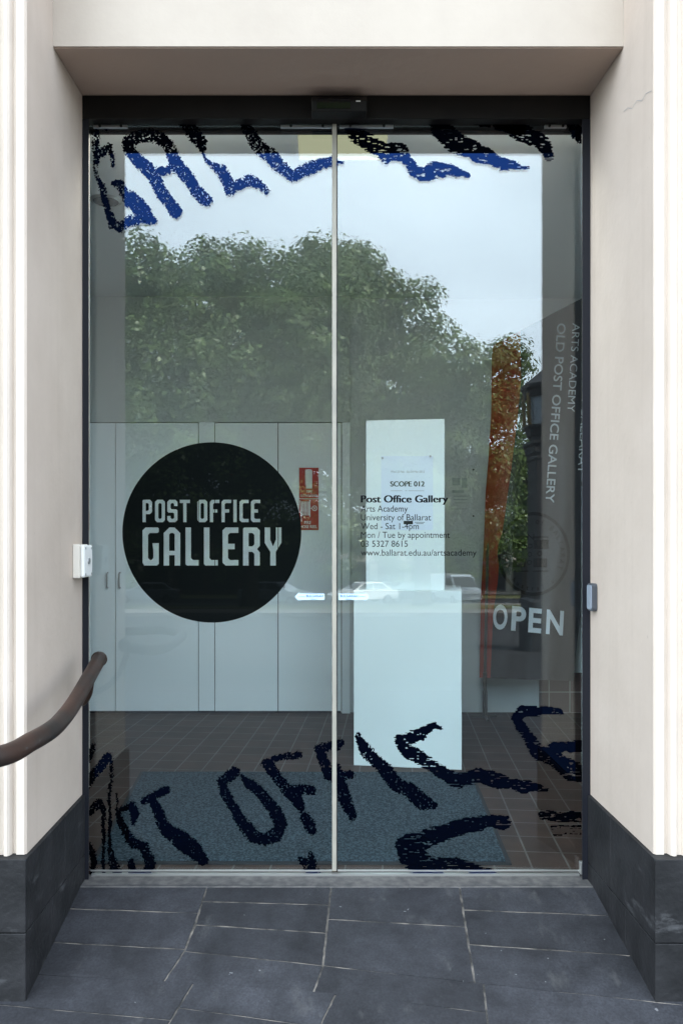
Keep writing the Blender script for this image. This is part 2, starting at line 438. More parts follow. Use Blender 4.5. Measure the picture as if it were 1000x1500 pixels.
def emit(name, col, s):
    m = bpy.data.materials.new(name); m.use_nodes = True
    n = m.node_tree.nodes; l = m.node_tree.links.new
    n.remove(n['Principled BSDF'])
    e = n.new('ShaderNodeEmission'); e.inputs['Color'].default_value = tuple(col) + (1,); e.inputs['Strength'].default_value = s
    l(e.outputs[0], n['Material Output'].inputs['Surface'])
    return m
M['panel'] = emit('lit_diffuser', (1.0, 0.96, 0.62), 0.16)
M['tube'] = emit('added_fill_diffuser', (1.0, 1.0, 0.96), 14.0)  # glow of the long fill lights added to brighten the room
M['led'] = emit('indicator_led', (0.9, 0.95, 1), 0.8)

def leaf_material(name, c1, c2):
    m = bpy.data.materials.new(name); m.use_nodes = True
    n = m.node_tree.nodes; l = m.node_tree.links.new
    n.remove(n['Principled BSDF'])
    g = n.new('ShaderNodeNewGeometry')
    t = n.new('ShaderNodeTexNoise'); t.inputs['Scale'].default_value = 0.9; t.inputs['Detail'].default_value = 5
    l(g.outputs['Position'], t.inputs['Vector'])
    r = n.new('ShaderNodeValToRGB'); r.color_ramp.elements[0].position = 0.35; r.color_ramp.elements[1].position = 0.68
    r.color_ramp.elements[0].color = c1 + (1,); r.color_ramp.elements[1].color = c2 + (1,)
    l(t.outputs['Fac'], r.inputs['Fac'])
    d = n.new('ShaderNodeBsdfDiffuse'); tr = n.new('ShaderNodeBsdfTranslucent'); gl = n.new('ShaderNodeBsdfGlossy')
    gl.inputs['Roughness'].default_value = 0.35; gl.inputs['Color'].default_value = (0.9, 0.95, 0.9, 1)
    l(r.outputs['Color'], d.inputs['Color']); l(r.outputs['Color'], tr.inputs['Color'])
    m1 = n.new('ShaderNodeMixShader'); m1.inputs['Fac'].default_value = 0.22
    m2 = n.new('ShaderNodeMixShader'); m2.inputs['Fac'].default_value = 0.03
    l(d.outputs[0], m1.inputs[1]); l(tr.outputs[0], m1.inputs[2])
    l(m1.outputs[0], m2.inputs[1]); l(gl.outputs[0], m2.inputs[2])
    l(m2.outputs[0], n['Material Output'].inputs['Surface'])
    return m
M['leaf'] = leaf_material('oak_leaf', (0.080, 0.140, 0.036), (0.20, 0.29, 0.09))
M['leaf2'] = leaf_material('plane_leaf', (0.085, 0.140, 0.040), (0.21, 0.29, 0.095))

# ------------------------------------------------------------------ lettering helpers (2D outlines to mesh)
def curve_mesh(cu):
    o = bpy.data.objects.new('tmp', cu)
    COL.objects.link(o)
    dg = bpy.context.evaluated_depsgraph_get()
    me = bpy.data.meshes.new_from_object(o.evaluated_get(dg))
    vs_ = [tuple(v.co) for v in me.vertices]; fs = [tuple(p.vertices) for p in me.polygons]
    bpy.data.objects.remove(o); bpy.data.meshes.remove(me); bpy.data.curves.remove(cu)
    return vs_, fs

def outlines_mesh(polys):
    cu = bpy.data.curves.new('tmp', 'CURVE'); cu.dimensions = '2D'; cu.fill_mode = 'FRONT'
    for pl in polys:
        s = cu.splines.new('POLY'); s.points.add(len(pl) - 1)
        for i, (x, y) in enumerate(pl): s.points[i].co = (x, y, 0, 1)
        s.use_cyclic_u = True
    return curve_mesh(cu)

_H = {}
def text_mesh(s, bold=0.0):
    cu = bpy.data.curves.new('tmp', 'FONT'); cu.body = s; cu.size = 1; cu.fill_mode = 'FRONT'; cu.offset = bold; cu.resolution_u = 5
    return curve_mesh(cu)

def text_into(mb, s, x0, x1, ybase, cap, fmap, bold=0.0, m=0):
    """letters scaled so the line spans x0..x1 and capitals are cap tall; fmap(px, py) gives the world point"""
    v, f = text_mesh(s, bold)
    if bold not in _H:
        hv, _ = text_mesh('H', bold)
        _H[bold] = (min(p[1] for p in hv), max(p[1] for p in hv))
    h0, h1 = _H[bold]
    xs = [p[0] for p in v]
    a, b = min(xs), max(xs)
    n = len(mb.v)
    for p in v:
        mb.v.append(fmap(x0 + (p[0] - a) / (b - a) * (x1 - x0), ybase - (p[1] - h0) / (h1 - h0) * cap))
    for q in f:
        mb.f.append(tuple(n + i for i in q)); mb.m.append(m)

# =================================================================== GROUND
# footpath ramp up to the door, bluestone slabs
def ramp_z(y): return -0.016 - 0.19 * (-y - 0.06)
def G(px, py, lift=0.0):
    d = 1.8286 / ((py - CY) / F_PX + 0.19)
    p = P(px, py, d)
    return (p[0], p[1], p[2] + lift)
def interp(tab, y):
    for (a, b) in zip(tab, tab[1:]):
        if a[0] <= y <= b[0]:
            return a[1] + (b[1] - a[1]) * (y - a[0]) / max(1e-6, b[0] - a[0])
    return tab[-1][1] if y > tab[-1][0] else tab[0][1]
J0 = [(1290, 60), (1600, -120)]
J1 = [(1290, 307), (1325, 295), (1360, 285), (1395, 270), (1440, 240), (1440.5, 284), (1510, 242)]
J2 = [(1290, 486), (1375, 477), (1416, 473), (1456, 459), (1456.5, 492), (1510, 466)]
J3 = [(1290, 671), (1360, 682), (1442, 695), (1442.5, 708), (1510, 715)]
J4 = [(1290, 920), (1600, 1120)]
cols = [
    (J0, J1, [(1297, 1297), (1330, 1339), (1378, 1392), (1426, 1440.2), (1470, 1496), (1509, 1509)]),
    (J1, J2, [(1297, 1297), (1322, 1327), (1356, 1368), (1395, 1416), (1440.2, 1456.2), (1478, 1506), (1509, 1509)]),
    (J2, J3, [(1297, 1297), (1348, 1359), (1416, 1442.2), (1456.2, 1485), (1509, 1509)]),
    (J3, J4, [(1297, 1297), (1334, 1345), (1385, 1406), (1442.2, 1478), (1509, 1509)]),
]
rng = random.Random(5)
me_v, me_f, tones = [], [], []
for jl, jr, rows in cols:
    for (ta, tb), (ba, bb) in zip(rows, rows[1:]):
        g = 1.5
        e = 0.6
        xs = (interp(jl, ta + e) + g, interp(jr, tb + e) - g, interp(jr, bb - e) - g, interp(jl, ba - e) + g)
        ys = (ta + g * 0.7, tb + g * 0.7, bb - g * 0.7, ba - g * 0.7)
        n = len(me_v)
        # slightly eroded edges: extra points along each side
        ring = []
        for i in range(4):
            j = (i + 1) % 4
            k = 9
            for t in range(k):
                u = t / k
                jit = 0.5 if t else 0.2
                ring.append((xs[i] + (xs[j] - xs[i]) * u + rng.uniform(-jit, jit), ys[i] + (ys[j] - ys[i]) * u + rng.uniform(-jit, jit)))
        cxx = sum(p[0] for p in ring) / len(ring); cyy = sum(p[1] for p in ring) / len(ring)
        kk = len(ring)
        lift = rng.uniform(0.0020, 0.0032)
        top = [G(p[0], p[1], lift) for p in ring]
        low = [G(p[0], p[1], -0.004) for p in ring]
        me_v += top + low
        me_f.append(tuple(range(n, n + kk)))
        tone = rng.uniform(0.76, 1.2)
        tones.append(tone)
        for i in range(kk):
            j = (i + 1) % kk
            me_f.append((n + i, n + kk + i, n + kk + j, n + j)); tones.append(tone * 0.9)
me = bpy.data.meshes.new('paving_slabs')
me.from_pydata(me_v, [], me_f)
at = me.attributes.new('tone', 'FLOAT', 'FACE'); at.data.foreach_set('value', tones)
me.materials.append(M['slab'])
bm = bmesh.new(); bm.from_mesh(me); bmesh.ops.recalc_face_normals(bm, faces=bm.faces); bm.to_mesh(me); bm.free()
structure(link('entry_paving', me))
g = MB()
g.face([(-1.5, -0.72, ramp_z(-0.72)), (1.6, -0.72, ramp_z(-0.72)), (1.6, -0.05, ramp_z(-0.05)), (-1.5, -0.05, ramp_z(-0.05))])
structure(g.build('paving_bed', M['grout']))
ZF = ramp_z(-0.72) - 0.012
ZK = ZF - 0.13
g = MB(); g.face([(-60, -4.4, ZF), (60, -4.4, ZF), (60, -0.70, ZF), (-60, -0.70, ZF)])
structure(g.build('footpath', M['foot']))
g = MB(); g.box(-60, 60, -4.6, -4.403, ZK - 0.1, ZF + 0.004)
structure(g.build('kerb', M['kerb']))
SL = 0.06
def ground_z(y): return ZK - SL * (-y - 4.6)
g = MB()
g.face([(-120, -78, ground_z(-78)), (120, -78, ground_z(-78)), (120, -4.6, ZK), (-120, -4.6, ZK)])
structure(g.build('road', M['road']))
g = MB()
g.face([(-900, -900, ground_z(-78) - 0.02), (900, -900, ground_z(-78) - 0.02), (900, -77.9, ground_z(-78) - 0.02), (-900, -77.9, ground_z(-78) - 0.02)])
structure(g.build('ground', M['grass']))
def sheet(name, y0, y1, lift, m, x0=-110, x1=110):
    q = MB(); q.face([(x0, y0, ground_z(y0) + lift), (x1, y0, ground_z(y0) + lift), (x1, y1, ground_z(y1) + lift), (x0, y1, ground_z(y1) + lift)])
    return structure(q.build(name, m))
sheet('median', -46, -27, 0.13, M['gravel'])
sheet('median_lawn', -41, -33, 0.15, M['grass'])
for yy in (-27.0, -46.2):
    q = MB(); q.prism([(0, 0), (0.2, 0), (0.2, 0.14), (0, 0.14)], lambda p, yy=yy: (-110, yy + p[0], ground_z(yy + p[0]) + p[1] + 0.005), lambda p, yy=yy: (110, yy + p[0], ground_z(yy + p[0]) + p[1] + 0.005))
    structure(q.build('kerb', M['kerb']))

# =================================================================== BUILDING
XL, XR = -0.884, 1.003          # the two reveal faces
YP, YLN = -0.57, -0.327         # pilaster front and lintel front
ZS0, ZS1 = 2.886, 2.906         # soffit front and back
ZPL = 0.305                     # plinth top
bld = thing('gallery_building', 'cream painted masonry building front around the recessed gallery entrance', 'building', (0.06, 0, -0.15))
def pilaster(side):
    # plan outline: reveal face, then vertical mouldings across the front
    x0 = XL if side < 0 else XR
    s = side
    prof = [(0.20, 0.30), (0.20, 0.10), (0, 0.10), (0, YP + 0.006), (0.006, YP), (0.030, YP), (0.034, YP + 0.010), (0.042, YP + 0.010), (0.047, YP - 0.008), (0.053, YP - 0.014), (0.062, YP - 0.012),
            (0.067, YP - 0.002), (0.080, YP - 0.002), (0.086, YP - 0.020), (0.115, YP - 0.026), (0.122, YP - 0.006), (0.15, YP - 0.006), (0.16, YP - 0.03), (0.42, YP - 0.03), (0.45, YP - 0.006), (0.46, YP + 0.1), (0.46, 0.30)]
    mb = MB()
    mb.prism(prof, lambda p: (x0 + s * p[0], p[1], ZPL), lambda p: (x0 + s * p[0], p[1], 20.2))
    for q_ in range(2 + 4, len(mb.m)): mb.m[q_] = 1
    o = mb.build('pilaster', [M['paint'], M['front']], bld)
    # painted bluestone base in blocks
    pb = MB()
    pr = 0.011
    heights = [ramp_z(0) - 0.25, 0.085 - 0.03 * (side > 0), ZPL]
    for k in range(2):
        za, zb = heights[k] + (0.0015 if k else 0), heights[k + 1] - 0.0015
        cuts = [0.0, -0.235 if k else -0.37, YP - 0.035]
        for a, b_ in zip(cuts, cuts[1:]):
            xa, xb = x0 - s * pr, x0 + s * 0.46
            pb.box(min(xa, xb), max(xa, xb), b_ + (0.0015 if b_ > -0.5 else 0), a - (0.0015 if a < -0.01 else 0), za, zb)
    # backing so that the joints are shallow
    xa, xb = x0 - s * (pr - 0.004), x0 + s * 0.45
    pb.box(min(xa, xb), max(xa, xb), YP - 0.028, -0.002, ramp_z(0) - 0.24, ZPL - 0.004)
    q = pb.build('plinth', M['plinth'], o, bevel=0.002)
pilaster(-1); pilaster(1)
mb = MB()
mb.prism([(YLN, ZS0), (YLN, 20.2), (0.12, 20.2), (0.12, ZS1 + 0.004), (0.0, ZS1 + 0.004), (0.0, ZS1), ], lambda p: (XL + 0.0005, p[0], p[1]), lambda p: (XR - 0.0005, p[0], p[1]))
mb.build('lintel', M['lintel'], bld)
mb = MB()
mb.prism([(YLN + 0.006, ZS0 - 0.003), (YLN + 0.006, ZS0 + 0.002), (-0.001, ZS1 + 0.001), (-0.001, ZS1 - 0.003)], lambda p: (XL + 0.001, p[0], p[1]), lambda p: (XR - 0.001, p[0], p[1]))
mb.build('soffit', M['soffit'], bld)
mb = MB()
for x0, x1 in ((-9, XL - 0.459), (XR + 0.459, 9)):
    mb.box(x0, x1, -0.42, 0.30, -0.4, 20.2)
mb.build('front_wall', M['paint'], bld)
for x0, x1 in ((-9, XL - 0.4605), (XR + 0.4605, 9)):
    mb = MB(); mb.box(x0, x1, -0.455, -0.4205, ramp_z(-0.7) - 0.1, ZPL)
    mb.build('wall_plinth', M['plinth'], bld, bevel=0.002)
mb = MB()
mb.box(-9.2, 9.2, -0.95, 0.3, 20.202, 20.6)
mb.build('cornice', M['paint'], bld)
mb = MB()
mb.box(-9, -8.7, 0.302, 9, -0.4, 20.2).box(8.7, 9, 0.302, 9, -0.4, 20.2).box(-8.698, 8.698, 8.7, 9, -0.4, 20.2)
mb.build('side_wall', M['paint'], bld)
mb = MB(); mb.box(-9.1, 9.1, 0.302, 9.1, 20.202, 20.5)
mb.build('roof', M['slate'], bld)
# hairline crack in the right reveal
mb = MB()
ck = [(2.62, 112, 168), (2.60, 0, 0)]
pts = [(-0.555, 2.612), (-0.51, 2.628), (-0.48, 2.622), (-0.44, 2.645), (-0.40, 2.640), (-0.365, 2.662), (-0.33, 2.668)]
for (a, b_) in zip(pts, pts[1:]):
    mb.face([(XR - 0.0012, a[0], a[1] - 0.0007), (XR - 0.0012, b_[0], b_[1] - 0.0006), (XR - 0.0012, b_[0], b_[1] + 0.0006), (XR - 0.0012, a[0], a[1] + 0.0007)])
mb.build('crack', M['greyink'], bld)

# interior room
YB = 2.85
ZC = 3.0
XI0, XI1 = -3.1, 3.1
mb = MB(); mb.box(XI0, XI1, 0.055, YB + 0.1, -0.1, 0.0)
structure(mb.build('floor', M['tile']))
mb = MB(); mb.box(XI0, XI1, 0.302, YB + 0.1, ZC, ZC + 0.1).box(XL - 0.19, XR + 0.19, 0.121, 0.3018, ZC, ZC + 0.1)
structure(mb.build('ceiling', M['ceil']))
mb = MB(); mb.box(XI0, XI1, YB, YB + 0.1, 0.0005, ZC - 0.0005)
structure(mb.build('back_wall', M['wallwhite']))
mb = MB(); mb.box(XI0 - 0.1, XI0, 0.302, YB + 0.1, -0.1, ZC + 0.1)
structure(mb.build('side_wall_interior', M['wallwhite']))
mb = MB(); mb.box(XI1, XI1 + 0.1, 0.302, YB + 0.1, -0.1, ZC + 0.1)
structure(mb.build('side_wall_interior', M['wallwhite']))
mb = MB(); mb.box(XI0, XL - 0.2, 0.301, 0.32, 0.0005, ZC).box(XR + 0.2, XI1, 0.301, 0.32, 0.0005, ZC)
structure(mb.build('front_wall_interior', M['wallwhite']))
xt = P(790, 1000, 5.83)[0]
mb = MB(); mb.box(xt, XI1 - 0.002, YB - 0.016, YB - 0.001, 0.001, 0.288)
tag(mb.build('tiled_skirting', M['walltile']), 'brown tiled skirting along the back wall beside the banner foot', 'skirting')

# =================================================================== DOOR FRAME
YG0, YG1 = 0.045, 0.055          # the glass
fr = thing('door_frame', 'black metal sliding door frame with wide header cover', 'door frame', (0.06, 0.05, 0))
zt = EYE + (CY - 139) * 3 / F_PX
zh = EYE + (CY - 173) * 3 / F_PX
zb = EYE + (CY - 195.5) * 3.09 / F_PX
for pl in ([(XL + 0.0245, 0.002), (XL + 0.0075, 0.062), (XL, 0.062), (XL, 0.002)], [(XR - 0.031, 0.002), (XR - 0.012, 0.062), (XR, 0.062), (XR, 0.002)]):
    mb = MB(); mb.prism(pl, lambda p: (p[0], p[1], -0.036), lambda p: (p[0], p[1], zh - 0.001))
    mb.build('jamb', M['frame'], fr, bevel=0.0015)
mb = MB(); mb.box(XL + 0.001, XR - 0.001, 0.001, 0.11, zh, zt)
mb.build('header_cover', M['black'], fr, bevel=0.002)
mb = MB(); mb.box(XL + 0.001, XR - 0.001, 0.085, 0.10, zb, zh - 0.002)
mb.build('track_beam', M['frame'], fr, bevel=0.002)
mb = MB(); mb.box(XL + 0.002, XR - 0.002, -0.062, 0.054, -0.07, -0.011)
mb.build('threshold', M['concrete'], fr, bevel=0.004)
mb = MB(); mb.box(XL + 0.026, XR - 0.032, 0.030, 0.0485, -0.0105, -0.003)
mb.build('floor_guide', M['alu'], fr)

sensor = thing('motion_sensor', 'small black motion sensor on the header above the door joint', 'sensor', (0.07, 0, 2.85))
sx0, sx1 = P(456, 0, 2.95)[0], P(537, 0, 2.95)[0]
sz0, sz1 = P(0, 164, 2.95)[2], P(0, 140, 2.97)[2]
mb = MB(); mb.prism([(0.0, sz1), (-0.035, sz1 - 0.004), (-0.058, sz1 - 0.03), (-0.050, sz0 + 0.004), (0.0, sz0)], lambda p: (sx0, p[0], p[1]), lambda p: (sx1, p[0], p[1]))
mb.build('housing', M['black'], sensor, bevel=0.004)
mb = MB(); mb.prism([(-0.0605, sz1 - 0.028), (-0.055, sz0 + 0.012), (-0.050, sz0 + 0.012), (-0.056, sz1 - 0.028)], lambda p: (sx0 + 0.02, p[0], p[1]), lambda p: (sx1 - 0.06, p[0], p[1]))
mb.build('lens', M['lens'], sensor)
mb = MB()
xm = P(524.5, 0, 2.94)[0]
for k in range(3):
    mb.box(xm - 0.008 + k * 0.0056, xm - 0.008 + k * 0.0056 + 0.0046, -0.0600, -0.057, sz1 - 0.036, sz1 - 0.0325)
mb.build('maker_mark', M['signwhite'], sensor)

# =================================================================== SLIDING DOORS
XM = P(490.2, 0, 3.045)[0]       # where the leaves meet
def A(px, py, off=0.0045):
    return P(px, py, 3.0 + YG0 - off)
zg0 = 0.004
leafL = thing('sliding_door', 'left glass sliding door with the round black gallery sign', 'door', (-0.4, 0.05, 0), 'glass sliding doors')
leafR = thing('sliding_door', 'right glass sliding door with opening hours in small black text', 'door', (0.5, 0.05, 0), 'glass sliding doors')
mb = MB(); mb.box(XL + 0.0115, XM - 0.0105, YG0, YG1, zg0, zh - 0.004); mb.build('glass_pane', M['glass'], leafL)
mb = MB(); mb.box(XM + 0.0105, XR - 0.017, YG0, YG1, zg0, zh - 0.004); mb.build('glass_pane', M['glass'], leafR)
mb = MB(); mb.box(XM - 0.010, XM + 0.0065, YG0 - 0.006, YG1 + 0.006, zg0, zb + 0.02); mb.build('edge_strip', M['strip'], leafL, bevel=0.002)
mb = MB(); mb.box(XM + 0.0072, XM + 0.0102, YG0 - 0.001, YG1 + 0.004, zg0, zb + 0.02); mb.build('edge_strip', M['rubber'], leafR)
for lf, x0, x1 in ((leafL, XL + 0.0205, XM - 0.011), (leafR, XM + 0.011, XR - 0.029)):
    mb = MB(); mb.box(x0, x1, YG0 - 0.004, YG0 - 0.0005, 0.003, 0.0085)
    mb.build('bottom_rail', M['alu'], lf)
for lf, a, b_ in ((leafL, 411, 486), (leafR, 497, 576), (leafR, 797, 829), (leafL, 137, 187)):
    mb = MB()
    c0, c1 = P(a, 187.5, 3.04), P(b_, 183.5, 3.04)
    mb.box(c0[0], c1[0], YG0 - 0.012, YG0 - 0.0008, c0[2], c1[2])
    o = mb.build('hanging_clamp', M['steel'], lf, bevel=0.001)
    for t in (0.2, 0.82):
        x = c0[0] + (c1[0] - c0[0]) * t
        z = (c0[2] + c1[2]) / 2
        sc = MB(); sc.tube([(x, YG0 - 0.0165, z), (x, YG0 - 0.0122, z)], 0.0052, 10)
        sc.build('screw', M['black'], o)
mb = MB(); q0 = P(850, 1282, 3.03); q1 = P(855, 1268, 3.03)
mb.box(q0[0] - 0.004, q1[0] + 0.001, 0.018, 0.040, 0.0, 0.045); mb.build('corner_guide', M['alu'], fr, bevel=0.002)

# ---- the round sign: black vinyl disc with the words cut out of it
def glyph(ch, W, H, t, c):
    a, b = H / 2 - t / 2, H / 2 + t / 2
    e = 0.35 * t
    m = 0.36 * H
    if ch == 'O': return [[(0, c), (c, 0), (W - c, 0), (W, c), (W, H - c), (W - c, H), (c, H), (0, H - c)], [(t, t + e), (t + e, t), (W - t - e, t), (W - t, t + e), (W - t, H - t - e), (W - t - e, H - t), (t + e, H - t), (t, H - t - e)]]
    if ch == 'P': return [[(0, 0), (t, 0), (t, m), (W - c, m), (W, m + c), (W, H - c), (W - c, H), (c * .4, H), (0, H - c * .4)], [(t, m + t), (W - t - e, m + t), (W - t, m + t + e), (W - t, H - t - e), (W - t - e, H - t), (t, H - t)]]
    if ch == 'S': return [[(0, c), (c, 0), (W - c, 0), (W, c), (W, b - c * .6), (W - c * .6, b), (t + e, b), (t, b + e), (t, H - t - e), (t + e, H - t), (W - t - e, H - t), (W - t, H - t - e), (W - t, H - 1.9 * t), (W, H - 1.9 * t), (W, H - c), (W - c, H), (c, H), (0, H - c), (0, a + c * .6), (c * .6, a), (W - t - e, a), (W - t, a - e), (W - t, t + e), (W - t - e, t), (t + e, t), (t, t + e), (t, 1.9 * t), (0, 1.9 * t)]]
    if ch == 'T': return [[(W / 2 - t / 2, 0), (W / 2 + t / 2, 0), (W / 2 + t / 2, H - t), (W, H - t), (W, H), (0, H), (0, H - t), (W / 2 - t / 2, H - t)]]
    if ch == 'F': return [[(0, 0), (t, 0), (t, a), (W * .78, a), (W * .78, b), (t, b), (t, H - t - e), (t + e, H - t), (W, H - t), (W, H), (c, H), (0, H - c)]]
    if ch == 'I': return [[(0, 0), (W, 0), (W, H), (0, H)]]
    if ch == 'C': return [[(0, c), (c, 0), (W, 0), (W, t), (t + e, t), (t, t + e), (t, H - t - e), (t + e, H - t), (W, H - t), (W, H), (c, H), (0, H - c)]]
    if ch == 'E': return [[(0, c), (c, 0), (W, 0), (W, t), (t + e, t), (t, t + e), (t, a), (W * .76, a), (W * .76, b), (t, b), (t, H - t - e), (t + e, H - t), (W, H - t), (W, H), (c, H), (0, H - c)]]
    if ch == 'G': return [[(0, c), (c * .6, 0), (W - c * .6, 0), (W, c * .6), (W, b + .1 * t), (W * .62, b + .1 * t), (W * .62, b - .25 * t), (W - t, a - .1 * t), (W - t, t + e), (W - t - e, t), (t + e, t), (t, t + e), (t, H - t - e), (t + e, H - t), (W * .92, H - t), (W, H - t + e * .6), (W, H - .2 * t), (W - .2 * t, H), (c, H), (0, H - c)]]
    if ch == 'A':
        C = 0.34 * W; m1 = 0.27 * H
        return [[(0, 0), (t, 0), (t, m1), (W - t, m1), (W - t, 0), (W, 0), (W, H - C), (W - C, H), (C, H), (0, H - C)], [(t, m1 + .8 * t), (W - t, m1 + .8 * t), (W - t, H - C - .25 * t), (W - C - .25 * t, H - t), (C + .25 * t, H - t), (t, H - C - .25 * t)]]
    if ch == 'L': return [[(0, c * .5), (c * .5, 0), (W, 0), (W, t), (t + e, t), (t, t + e), (t, H), (0, H)]]
    if ch == 'R': return [[(0, 0), (t, 0), (t, m), (W - t - e, m), (W - t, m - e), (W - t, 0), (W, 0), (W, m - .1 * t), (W - .5 * t, m + .5 * t), (W, m + 1.1 * t), (W, H - c), (W - c, H), (c * .4, H), (0, H - c * .4)], [(t, m + t), (W - t - e, m + t), (W - t, m + t + e), (W - t, H - t - e), (W - t - e, H - t), (t, H - t)]]
    if ch == 'Y': return [[(W / 2 - t / 2, 0), (W / 2 + t / 2, 0), (W / 2 + t / 2, .36 * H), (W, .60 * H), (W, H), (W - t, H), (W - t, .68 * H), (W / 2, .50 * H), (t, .68 * H), (t, H), (0, H), (0, .60 * H), (W / 2 - t / 2, .36 * H)]]
zoom = lambda x, y: (170 + x / 3.226, 640 + y / 3.226)
polys = []
cc = (310.2, 780.0)
polys.append([(cc[0] + 131 * math.cos(2 * math.pi * k / 160), cc[1] + 132.2 * math.sin(2 * math.pi * k / 160)) for k in range(160)])
def put(ch, zx0, zx1, zy0, zy1, t, c):
    for pl in glyph(ch, zx1 - zx0, zy1 - zy0, t, c):
        polys.append([zoom(zx0 + p[0], zy1 - p[1]) for p in pl])
for ch, a, b_ in (('P', 125, 170), ('O', 184, 231), ('S', 242, 290), ('T', 301, 349), ('O', 384, 431), ('F', 443, 488), ('F', 498, 544), ('I', 554, 570), ('C', 583, 626), ('E', 637, 681)):
    put(ch, a, b_, 297, 403, 15.5, 10)
for ch, a, b_ in (('G', 125, 202), ('A', 225, 303), ('L', 328, 392), ('L', 415, 481), ('E', 503, 578), ('R', 600, 679), ('Y', 702, 781)):
    put(ch, a, b_, 428, 608, 26, 14)
v, f = outlines_mesh(polys)
mb = MB(); mb.v = [A(p[0], p[1], 0.0012) for p in v]; mb.f = f; mb.m = [0] * len(f)
mb.build('round_sign', M['vinyl'], leafL)

# ---- opening hours on the right leaf
tx = MB()
fm = lambda x, y: A(x, y, 0.0012)
for k in range(4):
    text_into(tx, 'Post Office Gallery', 528.2 + 0.45 * k, 655 + 0.45 * k, 736, 10.4, lambda x, y, k=k: A(x, y, 0.0010 + 0.0002 * k), 0.0)
for s, x1, yb in (('Arts Academy', 597, 749.5), ('University of Ballarat', 631, 762.3), ('Wed - Sat 1-4pm', 613, 775.2), ('Mon / Tue by appointment', 658.5, 788), ('03 5327 8615', 597, 801), ('www.ballarat.edu.au/artsacademy', 697.5, 814)):
    text_into(tx, s, 528.5, x1, yb, 9.0, fm, 0.0)
tx.build('opening_hours_text', M['vinyltext'], leafR)

# ---- arrow stickers
def arrow(leaf, x_tip, x_end, flip):
    y0, y1 = 867.5, 881
    s = 1 if x_end > x_tip else -1
    pl = [(x_tip, 874.2), (x_tip + s * 7, y0), (x_tip + s * 7, y0 + 2.2), (x_end, y0 + 2.2), (x_end, y1 - 2.2), (x_tip + s * 7, y1 - 2.2), (x_tip + s * 7, y1)]
    q = MB(); q.face([A(p[0], p[1], 0.0014) for p in pl])
    o = q.build('arrow_sticker', M['skyblue'], leaf)
    t = MB(); fm2 = lambda x, y: A(x, y, 0.0022)
    lo, hi = min(x_tip, x_end), max(x_tip, x_end)
    if s > 0: text_into(t, 'BULGARAH', lo + 17, hi - 2, 875, 3.6, fm2, 0.01); text_into(t, 'automatic', lo + 6, lo + 15, 874.5, 1.6, fm2); text_into(t, 'door', hi - 20, hi - 10, 878.4, 1.6, fm2)
    else: text_into(t, 'BULGARAH', lo + 2, hi - 17, 875, 3.6, fm2, 0.01); text_into(t, 'automatic', hi - 15, hi - 6, 874.5, 1.6, fm2); text_into(t, 'door', lo + 10, lo + 20, 878.4, 1.6, fm2)
    t.build('printed_text', M['blueink'], o)
arrow(leafL, 431.5, 475, False)
arrow(leafR, 541, 496, True)

# ---- brush painted letters
def value_noise(xx, yy, sx, sy, seed):
    r = np.random.RandomState(seed); T = r.rand(128, 128)
    u, v_ = xx / sx, yy / sy
    i, j = np.floor(u).astype(int), np.floor(v_).astype(int)
    a, b_ = u - i, v_ - j
    a, b_ = a * a * (3 - 2 * a), b_ * b_ * (3 - 2 * b_)
    g = lambda p, q: T[p % 128, q % 128]
    return (g(i, j) * (1 - a) + g(i + 1, j) * a) * (1 - b_) + (g(i, j + 1) * (1 - a) + g(i + 1, j + 1) * a) * b_

